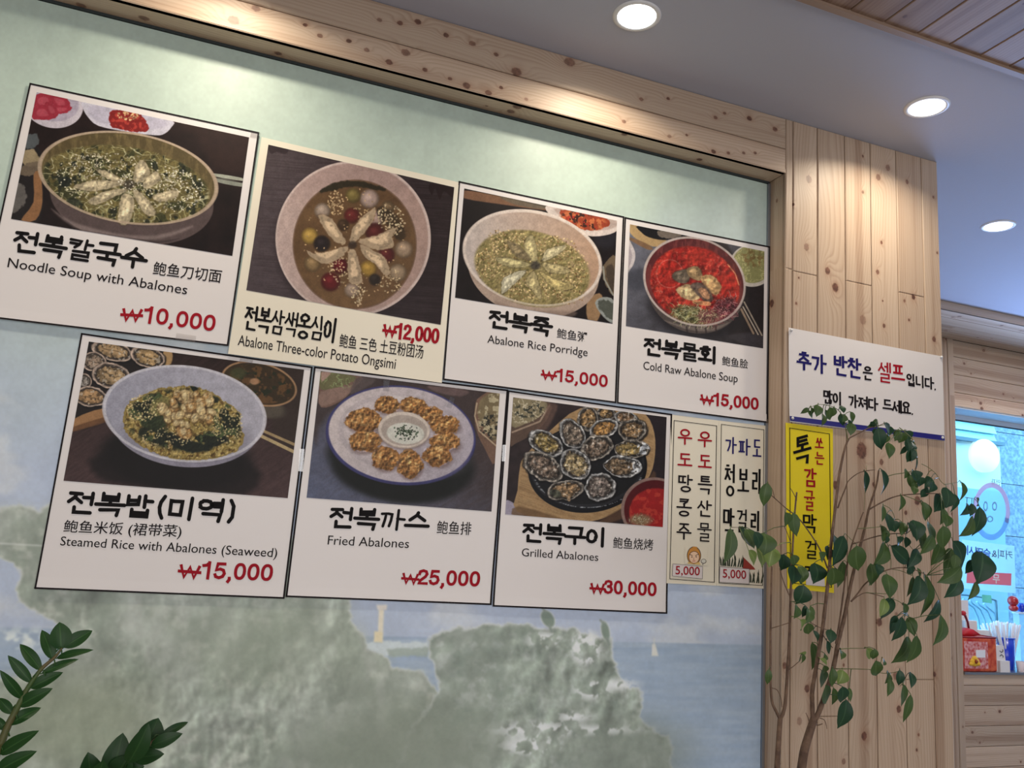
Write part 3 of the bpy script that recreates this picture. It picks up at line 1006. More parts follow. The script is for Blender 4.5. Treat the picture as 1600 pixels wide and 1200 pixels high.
class Sheet:
    """a sheet of paper hung on a wall plane y = const; measured in a zoomed crop (org, scale)"""

    def __init__(s, name, corners, org, scale, y, m, label, cat='poster', group=None, curl=.002, th=.0006, slack=0.0):
        s.org, s.sc, s.y = org, scale, y
        s.c = corners
        s.Q = [s.pt(*c, 0, raw=True) for c in corners]
        Q = np.array(s.Q)
        s.x0, s.x1 = Q[:, 0].min(), Q[:, 0].max()
        s.z0, s.z1 = Q[:, 2].min(), Q[:, 2].max()
        s.curl = curl
        s.slack = slack
        TL, TR, BR, BL = Q
        n = 22
        V, F, UV = [], [], []
        for layer in (0, 1):
            for j in range(n + 1):
                for i in range(n + 1):
                    u, v = i / n, j / n
                    p = (TL * (1 - u) + TR * u) * (1 - v) + (BL * (1 - u) + BR * u) * v
                    V.append((p[0], s.y - s.disp(p[0], p[2]) + layer * th, p[2]))
        N1 = (n + 1) ** 2
        for j in range(n):
            for i in range(n):
                a = j * (n + 1) + i
                F.append((a, a + n + 1, a + n + 2, a + 1))
                F.append((N1 + a, N1 + a + 1, N1 + a + n + 2, N1 + a + n + 1))
        per = [i for i in range(n + 1)] + [j * (n + 1) + n for j in range(1, n + 1)] + [n * (n + 1) + i for i in range(n - 1, -1, -1)] + [j * (n + 1) for j in range(n - 1, 0, -1)]
        for a, b in zip(per, per[1:] + per[:1]):
            F.append((a, b, N1 + b, N1 + a))
        s.root = mk(name, V, F, m, smooth=False, loc=tuple((BL + BR) / 2))
        tag(s.root, label, cat, group)

    def disp(s, x, z):
        u = (x - s.x0) / (s.x1 - s.x0)
        v = (z - s.z0) / (s.z1 - s.z0)
        ph = s.x0 * 7
        return s.curl * (.9 * math.exp(-max(v, 0) / .05) + .25 + .25 * math.sin(ph + u * 5.5) * math.cos(v * 4 + ph) + .35 * abs(u - .5) ** 3 * 8 * .4)

    def px(s, x, y):
        return s.org[0] + x / s.sc, s.org[1] + y / s.sc

    def pt(s, x, y, off=0.0, raw=False):
        p = un(*s.px(x, y), 1, s.y)
        if not raw:
            p = np.array([p[0], s.y - s.disp(p[0], p[2]) - off, p[2]])
        return p

    def up(s, x, y):
        TL, TR, BR, BL = [np.array(c, float) for c in s.c]
        u = (x - BL[0]) / (BR[0] - BL[0] + 1e-9)
        d = (TL - BL) * (1 - u) + (TR - BR) * u
        return d / abs(d[1])

    def text(s, name, body, start, end, h, m, bold=0.0, base='ink', label=None, off=.0009, slant=None):
        v, f = text_mesh(body, bold)
        if len(v) == 0:
            return None
        lo, hi = v.min(0), v.max(0)
        y0, hh = lo[1], hi[1] - lo[1]
        if base == 'base':
            y0 = 0.0
            hh = text_mesh('H', bold)[0][:, 1].max()
        st, en = np.array(start, float), np.array(end, float)
        up = s.up(*((st + en) / 2)) if slant is None else np.array(slant, float)
        V = []
        for a, b in v:
            q = st + (en - st) * ((a - lo[0]) / (hi[0] - lo[0])) + up * h * ((b - y0) / hh)
            V.append(tuple(s.pt(q[0], q[1], off)))
        o = mk(name, V, f, m, s.root, loc=tuple(np.mean(V, 0)))
        if label:
            o['label'] = label
        return o

    def strokes(s, name, lines, wd, m, cap='round', off=.0009, label=None):
        """brush strokes given in crop units -> one flat mesh"""
        V, F = [], []

        def add(q):
            V.append(tuple(s.pt(q[0], q[1], off)))
            return len(V) - 1
        for ln in lines:
            r = wd / 2
            if isinstance(ln, tuple):
                r *= ln[0]
                ln = ln[1]
            P_ = [np.array(p, float) for p in ln]
            n = len(P_)
            D = []
            for a, b in zip(P_[:-1], P_[1:]):
                d = (b - a) / (np.linalg.norm(b - a) + 1e-9)
                D.append(d)
            if cap != 'round':
                P_[0] = P_[0] - D[0] * r * .7
                P_[-1] = P_[-1] + D[-1] * r * .7
            prev = None
            for i in range(n):
                if i == 0:
                    nn = np.array([-D[0][1], D[0][0]]); k = 1.0
                elif i == n - 1:
                    nn = np.array([-D[-1][1], D[-1][0]]); k = 1.0
                else:
                    a = np.array([-D[i - 1][1], D[i - 1][0]]); b = np.array([-D[i][1], D[i][0]])
                    nn = a + b
                    nn = nn / (np.linalg.norm(nn) + 1e-9)
                    k = min(1.5, 1 / max(.3, nn @ a))
                x, y = add(P_[i] + nn * r * k), add(P_[i] - nn * r * k)
                if prev:
                    F.append((prev[0], prev[1], y, x))
                prev = (x, y)
            if cap == 'round':
                for e, d in ((P_[0], -D[0]), (P_[-1], D[-1])):
                    c = add(e)
                    base = math.atan2(d[1], d[0])
                    ids = [add(e + r * np.array([math.cos(base + t), math.sin(base + t)])) for t in np.linspace(-math.pi / 2, math.pi / 2, 7)]
                    for u_, v_ in zip(ids[:-1], ids[1:]):
                        F.append((c, u_, v_))
        o = mk(name, V, F, m, s.root, loc=tuple(np.mean(V, 0)))
        if label:
            o['label'] = label
        return o

    def hangul(s, name, word, start, end, h, m, wd, cap='round', wob=0.0, adv=None, slant=None):
        """word set along start -> end (bottom line), glyph height h, stroke width wd (crop units)"""
        st, en = np.array(start, float), np.array(end, float)
        up = (s.up(*((st + en) / 2)) if slant is None else np.array(slant, float)) * h
        adv = adv or [(.45 if c in '()' else (.35 if c == '.' else 1.0)) for c in word]
        gap = .10
        tot = sum(adv) + gap * (len(word) - 1)
        x = 0
        lines = []
        R = np.random.RandomState(len(word) * 7 + int(h))
        hw = wd / 2
        L = np.linalg.norm(en - st)
        ix, iy = hw / L, hw / h
        for c, a in zip(word, adv):
            for ln in syll(c):
                q = []
                for (gx_, gy_) in ln:
                    u = (x + gx_ * a) / tot
                    u = ix + u * (1 - 2 * ix)
                    v = 1 - gy_
                    v = iy + v * (1 - 2 * iy)
                    p = st + (en - st) * u + up * v
                    if wob:
                        p = p + R.normal(0, wob, 2)
                    q.append(p)
                dense = 0xAC00 <= ord(c) <= 0xD7A3 and ((ord(c) - 0xAC00) % 28 == 8 or '\uae4c' <= c <= '\uae5f' or c in '삼색웅심섹')
                lines.append((.8, q) if dense else q)
            x += a + gap
        return s.strokes(name, lines, wd, m, cap)

    def digits(s, name, word, start, end, h, m, wd=.19):
        st, en = np.array(start, float), np.array(end, float)
        up = s.up(*((st + en) / 2)) * h
        tot = sum(DIG[c][1] for c in word) - .12
        x = -.06
        lines = []
        for c in word:
            for ln in DIG[c][0]:
                lines.append([st + (en - st) * ((x + a) / tot) + up * (1 - b) for a, b in ln])
            x += DIG[c][1]
        return s.strokes(name, lines, wd * h, m, 'flat')

    def strip(s, name, pts, m, off=.0008, n=10):
        """filled quad (TL,TR,BR,BL) following the sheet"""
        TL, TR, BR, BL = [np.array(p, float) for p in pts]
        V, F, UV = [], [], []
        for j in range(n + 1):
            for i in range(n + 1):
                u, v = i / n, j / n
                q = (TL * (1 - u) + TR * u) * (1 - v) + (BL * (1 - u) + BR * u) * v
                V.append(tuple(s.pt(q[0], q[1], off)))
                UV.append((u, 1 - v))
        for j in range(n):
            for i in range(n):
                a = j * (n + 1) + i
                F.append((a, a + n + 1, a + n + 2, a + 1))
        return mk(name, V, F, m, s.root, uvs=UV, loc=tuple(np.mean(V, 0)))

    def frame(s, name, pts, w, m, off=.0008, n=16):
        """thin printed line round a quad"""
        c = np.array(pts, float)
        ctr = c.mean(0)
        V, F = [], []
        for k in range(4):
            a, b = c[k], c[(k + 1) % 4]
            d = (b - a) / np.linalg.norm(b - a)
            nrm = np.array([-d[1], d[0]])
            if nrm @ (ctr - a) < 0:
                nrm = -nrm
            for i in range(n + 1):
                q = a + (b - a) * i / n
                V.append(tuple(s.pt(*q, off)))
                V.append(tuple(s.pt(*(q + nrm * w), off)))
            n0 = len(V) - 2 * (n + 1)
            for i in range(n):
                F.append((n0 + 2 * i, n0 + 2 * i + 1, n0 + 2 * i + 3, n0 + 2 * i + 2))
        return mk(name, V, F, m, s.root, loc=tuple(np.mean(V, 0)))

    def photo(s, pts, painter, w, h, iname):
        quad = [s.pt(*p, 0, raw=True) for p in pts]
        P = Paint(quad, w, h, s.org, s.sc)
        painter(P)
        P.finish()
        M = mat(iname, img=P.image(iname), rough=.5, coat=.06, coat_rough=.25, spec=.15)
        n = 22
        TL, TR, BR, BL = np.array(quad)
        V, F, UV = [], [], []
        for j in range(n + 1):
            for i in range(n + 1):
                u, v = i / n, j / n
                p = (TL * (1 - u) + TR * u) * (1 - v) + (BL * (1 - u) + BR * u) * v
                V.append((p[0], s.y - s.disp(p[0], p[2]) - .0007, p[2]))
                UV.append((u, 1 - v))
        for j in range(n):
            for i in range(n):
                a = j * (n + 1) + i
                F.append((a, a + n + 1, a + n + 2, a + 1))
        return mk('food_photo', V, F, M, s.root, uvs=UV, loc=tuple(np.mean(V, 0)))

    def tape(s, x, y, w, h, ang=0):
        c, n = math.cos(math.radians(ang)), math.sin(math.radians(ang))
        pts = []
        for dx, dy in ((-w, -h), (w, -h), (w, h), (-w, h)):
            pts.append((x + dx * c - dy * n, y + dx * n + dy * c))
        return s.strip('tape', pts, M_TAPE, off=.0014, n=2)


# ------------------------------------------------------------------ the printed food photographs
def dishrim(P, cx, cy, rx, ry, ang, rim, w, inner, a=1):
    P.ell(cx, cy, rx, ry, ang, rim, a, 2)
    P.ell(cx, cy + w * .3, rx - w, ry - w, ang, inner, a, 2.5)


def ph_noodle(P):
    n = P.N(60, 5, 4)
    P.fill(P.mix(np.clip(n * .8 + (P.Y - 100) / 2500, 0, 1), (46, 30, 30), (24, 17, 20)))
    P.spoly([(700, 180), (1120, 250), (1110, 430), (960, 400), (860, 250)], (58, 36, 34), .6, 25)
    # radish and kimchi dishes
    P.ell(240, 130, 132, 100, 8, (206, 198, 214), 1, 2)
    P.ell(235, 118, 118, 82, 8, (182, 172, 196))
    for q in ([(150, 90), (215, 70), (245, 110), (200, 150), (150, 130)], [(215, 75), (300, 100), (310, 140), (250, 140)], [(145, 140), (210, 130), (250, 185), (150, 190)],
              [(230, 130), (320, 135), (300, 160), (250, 165)], [(200, 120), (235, 120), (262, 170), (225, 180)]):
        P.spoly(q, (176, 40, 62), 1, 2, 3, 4, 9)
        c = np.mean(q, 0)
        P.spoly([tuple(np.array(p) * .5 + c * .5) for p in q], (206, 78, 98), .7, 4)
    P.spoly([(370, 110), (480, 120), (620, 150), (768, 195), (766, 225), (735, 255), (690, 262), (560, 245), (440, 220), (392, 180), (370, 140)], (208, 206, 226), 1, 2)
    P.spoly([(395, 130), (560, 150), (740, 200), (700, 235), (560, 225), (430, 200)], (190, 186, 212), .8, 7)
    P.spoly([(490, 160), (540, 148), (620, 165), (655, 205), (660, 240), (610, 248), (540, 235), (495, 220)], (150, 30, 30), 1, 2, 6, 6, 9)
    P.put(P.E(575, 200, 78, 42, 10, 6) * sstep(.5, .62, P.N(11, 8, 3)), (204, 58, 48))
    P.seeds(60, 572, 175, 50, 20, 8, (226, 180, 124), 4, 3)
    # grilled shells left
    P.spoly([(60, 330), (175, 320), (190, 430), (180, 640), (40, 640)], (34, 30, 32), 1, 4)
    P.spoly([(100, 340), (150, 325), (180, 385), (110, 400)], (176, 156, 116), .9, 3, 4)
    P.spoly([(105, 395), (180, 380), (185, 430), (95, 440)], (120, 104, 84), .9, 3, 6)
    P.spoly([(120, 265), (165, 258), (172, 300), (130, 325), (110, 310)], (92, 102, 108), .9, 3, 5)
    P.spoly([(60, 490), (100, 480), (118, 540), (90, 590), (52, 600)], (120, 116, 112), .8, 4, 8)
    P.spoly([(150, 440), (180, 430), (190, 560), (160, 640), (95, 640), (150, 560)], (158, 108, 66), 1, 3)
    # spoon handle
    P.spoly([(955, 432), (1078, 452), (1080, 466), (960, 446)], (170, 176, 160), 1, 1.5)
    P.spoly([(960, 450), (1080, 474), (1078, 492), (965, 470)], (140, 146, 134), 1, 1.5)
    P.line([(960, 452), (1078, 474)], 3, (70, 66, 60))
    # bowl body
    P.ell(588, 542, 368, 208, 8, (92, 76, 76), 1, 2)
    P.spoly([(230, 590), (330, 650), (520, 700), (700, 708), (860, 665), (800, 700), (680, 728), (500, 718), (330, 672)], (150, 132, 130), .7, 8)
    P.spoly([(380, 690), (520, 726), (700, 744), (800, 722), (700, 735), (540, 715)], (52, 42, 46), .7, 6)
    P.ell(572, 452, 402, 203, 9, (176, 158, 140), 1, 2)
    P.ell(572, 452, 395, 196, 9, (96, 82, 50), 1, 2)
    P.put(P.E(572, 452, 390, 191, 9, 3) * sstep(.42, .7, P.N(14, 9, 4, sy=50)) * .5, (140, 120, 74))
    soup = P.E(562, 482, 374, 168, 9, 6)
    P.put(soup, P.mix(P.N(60, 12, 4), (94, 84, 44), (134, 122, 70)))
    P.put(soup * sstep(.52, .62, P.N(48, 15, 4)) * .85, (58, 62, 36))
    ridge = 1 - sstep(.012, .04, np.abs(P.N(52, 19, 2, sy=30) - .5))
    P.put(soup * ridge * .8, (204, 200, 156))
    ridge = 1 - sstep(.012, .035, np.abs(P.N(44, 23, 2, sy=26, ang=30) - .52))
    P.put(soup * ridge * .7, (178, 176, 120))
    P.put(soup * sstep(.6, .7, P.N(30, 27, 4)) * .9, (40, 46, 34))
    P.ell(290, 470, 30, 24, 0, (34, 42, 38), .9, 5)
    P.ell(330, 560, 34, 18, 10, (40, 48, 38), .8, 5)
    P.seeds(420, 570, 480, 330, 130, 9, (214, 204, 176), 3.4, 4, a=.9)
    P.seeds(160, 800, 500, 110, 90, 9, (226, 220, 200), 3.4, 5)
    P.seeds(120, 400, 400, 110, 60, 9, (210, 200, 176), 3.2, 6)
    for i, q in enumerate(([(425, 415), (470, 420), (560, 468), (545, 482), (480, 455)], [(598, 465), (606, 400), (640, 372), (672, 428), (640, 468)],
                           [(640, 475), (692, 422), (718, 462), (655, 500)], [(328, 492), (420, 462), (545, 478), (430, 512)],
                           [(398, 552), (470, 512), (572, 505), (430, 572)], [(545, 530), (590, 535), (600, 572), (577, 655), (528, 648)],
                           [(592, 512), (632, 520), (692, 600), (682, 622), (640, 605)], [(680, 535), (780, 505), (792, 535), (720, 558)])):
        P.meat(q, (206, 190, 152), (92, 80, 52), 30 + i)
    P.ell(577, 482, 26, 22, 0, (62, 56, 50), .8, 8)
    P.seeds(60, 590, 470, 60, 50, 0, (220, 212, 190), 3.2, 8)
    P.relief(soup, 18, .35, 6)
    P.ring(572, 452, 398, 199, 9, 7, (196, 172, 146), .85)


def ph_ongsimi(P):
    st = P.N(120, 2, 4, sy=4, ang=4)
    P.fill(P.mix(np.clip((P.X - 150) / 900 + (st - .5) * .7, 0, 1), (82, 70, 76), (42, 30, 34)))
    P.spoly([(200, 75), (290, 95), (280, 120), (240, 110), (215, 118)], (46, 34, 40), .8, 3)
    P.spoly([(940, 255), (1052, 280), (1045, 320), (1005, 290), (985, 330), (965, 275), (950, 310)], (34, 18, 22), .9, 2)
    P.ell(596, 530, 368, 360, 0, (36, 26, 30), .35, 18)
    P.ell(590, 506, 354, 353, 0, (208, 184, 178), 1, 2)
    P.put(P.E(588, 506, 344, 343, 0, 3), P.mix(np.clip((P.X - 235) / 700, 0, 1), (198, 172, 166), (176, 144, 134)))
    P.put(P.E(590, 506, 344, 343, 0, 6) * (1 - sstep(200, 420, P.Y)) * .35, (148, 118, 116))
    s = P.E(597, 533, 280, 293, 0, 4)
    P.put(s, P.mix(np.clip(P.N(80, 3, 4) + (500 - P.Y) / 1500, 0, 1), (128, 94, 58), (94, 66, 42)))
    P.ring(597, 533, 280, 293, 0, 6, (110, 80, 58), .6)
    P.spoly([(440, 285), (500, 252), (600, 242), (720, 270), (730, 290), (600, 268), (500, 285), (450, 295)], (44, 40, 28), .9, 4, 6, 5)
    for x, y, r, c in ((450, 380, 36, (160, 140, 124)), (665, 325, 44, (176, 150, 140)), (822, 556, 40, (164, 138, 112)), (795, 662, 40, (156, 132, 104)), (585, 742, 34, (164, 140, 122)),
                       (690, 415, 38, (170, 140, 130)), (405, 622, 38, (140, 112, 72)), (393, 495, 38, (186, 148, 62)), (660, 645, 38, (176, 136, 52)), (590, 310, 34, (120, 104, 52)),
                       (750, 365, 30, (110, 88, 62)), (585, 402, 36, (104, 34, 32)), (690, 478, 44, (88, 32, 30)), (742, 582, 38, (94, 32, 32)), (530, 632, 38, (96, 20, 26)),
                       (487, 704, 44, (104, 24, 28)), (448, 530, 38, (42, 34, 36)), (690, 695, 26, (46, 38, 34)), (545, 445, 26, (70, 50, 34))):
        P.ell(x, y, r, r * .98, 0, [v * .62 for v in c], .75, 8)
        P.ell(x - 2, y - 3, r * .8, r * .8, 0, c, 1, 12)
        P.ell(x - 6, y - 10, r * .34, r * .28, 0, [min(255, v * 1.3 + 8) for v in c], .7, 9)
    P.seeds(80, 510, 345, 36, 60, 0, (208, 176, 128), 4, 11)
    P.spoly([(710, 360), (790, 400), (830, 480), (800, 520), (740, 440), (700, 400)], (52, 42, 30), .7, 8, 8)
    P.seeds(150, 765, 420, 60, 75, -30, (214, 190, 150), 4, 12)
    P.seeds(60, 640, 400, 50, 50, 0, (206, 172, 120), 4, 13)
    P.seeds(110, 545, 620, 70, 90, 0, (214, 184, 140), 4, 14)
    P.seeds(90, 612, 740, 32, 75, 0, (214, 188, 146), 4, 15)
    P.seeds(70, 762, 700, 50, 60, 0, (206, 180, 136), 4, 16)
    P.seeds(120, 600, 530, 240, 250, 0, (196, 160, 112), 3.6, 17)
    for i, q in enumerate(([(428, 402), (482, 408), (522, 460), (556, 520), (528, 530), (488, 500)], [(578, 532), (588, 460), (640, 400), (690, 368), (676, 430), (622, 500)],
                           [(610, 520), (700, 490), (788, 455), (765, 500), (778, 540), (700, 558)], [(620, 532), (680, 560), (732, 590), (757, 662), (735, 672), (690, 620), (645, 592)],
                           [(565, 540), (500, 560), (430, 577), (380, 563), (398, 592), (470, 622), (552, 577)], [(567, 570), (602, 565), (632, 690), (612, 712), (573, 700)])):
        P.meat(q, (204, 176, 140), (110, 78, 54), 50 + i)
    P.ell(588, 535, 20, 18, 0, (52, 40, 34), .8, 7)
    P.ring(590, 506, 351, 350, 0, 6, (216, 194, 188), .7)


def ph_porridge(P):
    P.fill(P.mix(P.N(60, 5, 3), (34, 26, 30), (20, 16, 18)))
    P.spoly([(147, 90), (330, 120), (560, 178), (550, 190), (330, 160), (147, 130)], (146, 100, 70), .9, 4)
    P.spoly([(330, 120), (560, 160), (540, 185), (400, 160)], (104, 96, 80), .8, 5)
    P.ell(860, 330, 60, 60, 0, (40, 44, 58), .5, 25)
    P.spoly([(560, 170), (640, 180), (930, 240), (925, 290), (860, 318), (760, 318), (640, 260), (575, 210)], (216, 202, 196), 1, 2)
    P.spoly([(600, 185), (700, 190), (915, 245), (890, 285), (780, 292), (690, 262)], (190, 168, 160), 1, 5)
    P.spoly([(635, 190), (740, 195), (880, 240), (865, 275), (790, 292), (720, 280), (650, 240)], (170, 62, 34), 1, 2, 6, 5)
    P.put(P.E(750, 240, 115, 45, 12, 8) * sstep(.5, .6, P.N(22, 7, 3)), (214, 110, 60))
    P.put(P.E(750, 240, 115, 45, 12, 8) * sstep(.56, .66, P.N(18, 17, 3)), (66, 34, 28))
    P.put(P.E(760, 240, 100, 35, 12, 8) * sstep(.62, .7, P.N(14, 27, 3)), (196, 40, 28))
    # shells at right
    P.spoly([(850, 470), (915, 420), (915, 620), (880, 600), (850, 530)], (112, 94, 72), 1, 3, 6)
    P.spoly([(862, 480), (905, 470), (900, 600), (875, 560)], (70, 58, 48), .9, 4, 8)
    P.line([(850, 478), (856, 540), (900, 620)], 8, (150, 150, 140))
    P.spoly([(770, 650), (830, 610), (850, 660), (815, 760), (770, 740)], (160, 124, 86), 1, 4)
    P.spoly([(808, 660), (850, 630), (905, 650), (905, 760), (850, 730)], (150, 158, 156), 1, 3)
    P.spoly([(822, 664), (855, 645), (900, 665), (898, 742), (850, 712)], (82, 88, 80), 1, 4, 8)
    # bowl
    P.ell(497, 492, 336, 238, 13, (180, 156, 140), 1, 2)
    P.spoly([(300, 650), (480, 700), (700, 700), (680, 733), (500, 722), (360, 694)], (140, 116, 104), .6, 9)
    P.ell(491, 430, 356, 238, 13, (226, 210, 200), 1, 2)
    P.put(P.E(491, 432, 342, 224, 13, 3), P.mix(np.clip((P.X - 150) / 650, 0, 1), (200, 188, 184), (190, 152, 124)))
    P.put(P.E(491, 432, 342, 224, 13, 3) * (1 - sstep(180, 330, P.Y - (P.X - 490) * .23)) * .4, (170, 146, 134))
    por = P.E(490, 486, 296, 188, 14, 7)
    P.put(por, P.mix(P.N(40, 9, 4), (128, 116, 64), (162, 146, 92)))
    P.put(por * sstep(.52, .66, P.N(12, 13, 3)) * .35, (186, 174, 110))
    P.put(por * sstep(.58, .7, P.N(26, 16, 3)) * .4, (96, 92, 44))
    for cx, cy, rx, ry, n, sd in ((380, 350, 120, 60, 150, 1), (620, 380, 110, 60, 130, 2), (270, 460, 70, 90, 120, 3), (430, 600, 80, 60, 100, 4), (640, 600, 120, 60, 140, 5), (720, 500, 60, 90, 110, 6), (500, 470, 260, 160, 240, 7)):
        P.seeds(n, cx, cy, rx, ry, 13, (206, 178, 124), 4.2, 30 + sd)
        P.seeds(n // 3, cx, cy, rx, ry, 13, (124, 92, 52), 4.0, 60 + sd)
    for i, (q, b) in enumerate((([(455, 345), (495, 320), (517, 440), (480, 442), (455, 400)], (198, 184, 128)), ([(540, 442), (570, 388), (657, 370), (640, 400), (572, 442)], (206, 194, 148)),
                                ([(540, 460), (600, 463), (677, 485), (672, 508), (580, 507)], (190, 174, 120)), ([(528, 500), (600, 540), (697, 570), (682, 592), (600, 585)], (204, 184, 116)),
                                ([(458, 555), (500, 498), (532, 600), (532, 642), (488, 592)], (196, 180, 124)), ([(335, 602), (350, 530), (462, 492), (402, 562), (345, 612)], (210, 204, 172)),
                                ([(308, 430), (400, 438), (482, 465), (420, 482), (340, 465)], (192, 180, 124)), ([(368, 350), (420, 368), (482, 440), (430, 432), (390, 402)], (140, 124, 88)))):
        P.meat(q, b, (70, 62, 48), 80 + i)
    P.ell(507, 470, 26, 22, 0, (62, 58, 54), .85, 8)
    P.relief(por, 14, .3, 7)
    P.ring(491, 431, 352, 234, 13, 8, (232, 218, 208), .6)


def ph_cold(P):
    P.fill(P.mix(np.clip((P.X + P.Y - 250) / 1300 + (P.N(50, 3, 4) - .5) * .25, 0, 1), (112, 116, 134), (42, 38, 42)))
    P.spoly([(117, 105), (200, 110), (330, 150), (270, 225), (180, 200), (120, 155)], (190, 156, 104), 1, 2)
    P.spoly([(165, 112), (420, 160), (400, 175), (300, 190), (220, 175), (180, 150)], (26, 26, 32), 1, 3)
    P.spoly([(268, 140), (330, 145), (400, 165), (330, 180), (275, 170)], (120, 108, 98), 1, 2, 6)
    P.spoly([(117, 175), (200, 205), (240, 235), (210, 240), (117, 190)], (138, 100, 66), .9, 4)
    P.spoly([(104, 190), (125, 210), (145, 260), (140, 310), (120, 345), (100, 360)], (206, 198, 202), 1, 2)
    P.spoly([(104, 215), (120, 240), (128, 275), (118, 320), (100, 340)], (170, 160, 168), 1, 3)
    P.ell(160, 400, 70, 60, 0, (60, 64, 78), .7, 20)
    P.spoly([(540, 190), (640, 215), (700, 330), (840, 450), (840, 780), (640, 700), (720, 500), (700, 330)], (40, 34, 36), .85, 12)
    P.spoly([(640, 700), (830, 690), (832, 772), (740, 755)], (66, 62, 70), .8, 10)
    P.ell(470, 560, 260, 150, 10, (30, 28, 34), .75, 25)
    # dish of noodles right
    P.ell(768, 328, 118, 112, 15, (204, 196, 184), 1, 2)
    P.ell(770, 320, 104, 100, 15, (150, 150, 90), 1, 3)
    rr = 1 - sstep(.02, .06, np.abs(P.N(26, 41, 3) - .5))
    P.put(P.E(770, 320, 100, 96, 15, 4) * rr * .8, (200, 196, 128))
    P.put(P.E(775, 285, 62, 48, 15, 10) * .8 * sstep(.35, .6, P.N(15, 44, 3)), (134, 104, 56))
    # chopsticks
    for a, b, w, c in (((712, 560), (778, 690), 17, (150, 126, 104)), ((722, 548), (803, 696), 11, (186, 172, 156)), ((728, 522), (823, 700), 12, (164, 150, 134))):
        P.line([a, b], w, (54, 44, 42))
        P.line([a, b], w * .65, c)
    # bowl body
    P.ell(468, 456, 262, 230, 22, (84, 74, 72), 1, 2)
    P.spoly([(300, 620), (420, 668), (560, 676), (650, 630), (560, 655), (420, 650)], (140, 126, 118), .7, 5)
    for x in (420, 470, 520, 575):
        P.line([(x, 655), (x + 4, 684)], 9, (44, 36, 38), .7, 4)
    P.ell(462, 411, 278, 232, 22, (190, 172, 168), 1, 2)
    P.ell(463, 412, 268, 223, 22, (98, 34, 38), 1, 2)
    P.put(P.E(463, 412, 268, 223, 22, 3) * sstep(.45, .62, P.N(16, 46, 3, sy=60)) * .6, (140, 60, 58))
    s = P.E(464, 430, 244, 200, 22, 5)
    P.put(s, P.mix(P.N(50, 48, 4), (150, 20, 18), (204, 44, 34)))
    P.put(s * sstep(.5, .6, P.N(34, 52, 4)) * .7, (214, 62, 44))
    P.put(s * sstep(.55, .66, P.N(22, 57, 4)) * .6, (122, 14, 14))
    rg = 1 - sstep(.008, .025, np.abs(P.N(30, 61, 3) - .5))
    P.put(s * rg * .45, (226, 140, 120))
    for cx, cy, rx, ry in ((320, 335, 58, 45), (330, 430, 50, 40), (500, 275, 80, 40), (640, 420, 60, 70)):
        P.ell(cx, cy, rx, ry, 0, (196, 36, 26), .6, 12)
    P.ring(330, 370, 70, 75, 0, 3, (224, 150, 134), .35)
    P.line([(640, 320), (680, 370), (700, 430)], 6, (214, 130, 90))
    for i, (q, b, e) in enumerate((([(345, 372), (385, 350), (432, 352), (440, 390), (415, 422), (372, 412), (348, 395)], (112, 98, 82), (50, 44, 44)),
                                   ([(425, 340), (480, 332), (502, 370), (495, 405), (455, 400), (428, 372)], (170, 138, 94), (86, 64, 44)),
                                   ([(500, 385), (560, 380), (605, 440), (580, 485), (545, 470), (505, 420)], (212, 164, 106), (120, 84, 54)),
                                   ([(368, 450), (430, 425), (482, 470), (490, 505), (430, 512), (378, 480)], (222, 186, 132), (120, 86, 60)),
                                   ([(440, 430), (500, 420), (560, 490), (548, 520), (510, 510), (470, 470)], (112, 92, 82), (44, 38, 42)),
                                   ([(480, 455), (520, 450), (545, 495), (520, 505)], (206, 148, 106), (120, 80, 54)))):
        P.meat(q, b, e, 100 + i)
    P.spoly([(455, 515), (540, 520), (545, 540), (470, 535)], (222, 150, 96), .9, 2, 3)
    for cx, cy, rx, ry, an, cols, sd in ((445, 590, 118, 52, 12, ((176, 178, 126), (106, 116, 66), (62, 72, 40), (206, 204, 166)), 1),
                                         (628, 558, 80, 56, -30, ((150, 78, 88), (92, 34, 46), (186, 130, 130), (58, 22, 32)), 2),
                                         (545, 605, 60, 38, 10, ((196, 186, 140), (140, 80, 80), (110, 50, 52)), 3)):
        P.ell(cx, cy, rx * .9, ry * .9, an, cols[1], .85, 12)
        R = np.random.RandomState(sd)
        ca, sa = math.cos(math.radians(an)), math.sin(math.radians(an))
        for _ in range(190):
            t = R.rand() * 6.28
            r = math.sqrt(R.rand())
            x = cx + r * rx * math.cos(t) * ca - r * ry * math.sin(t) * sa
            y = cy + r * rx * math.cos(t) * sa + r * ry * math.sin(t) * ca
            a = R.rand() * 6.28
            L = R.uniform(8, 20)
            b = a + R.uniform(-.8, .8)
            P.line([(x, y), (x + L * math.cos(a), y + L * math.sin(a)), (x + L * (math.cos(a) + math.cos(b)), y + L * (math.sin(a) + math.sin(b)))], 2.6, cols[R.randint(len(cols))], .9)
    P.relief(s, 26, .45, 8)
    P.ring(462, 411, 275, 229, 22, 8, (200, 184, 178), .8)


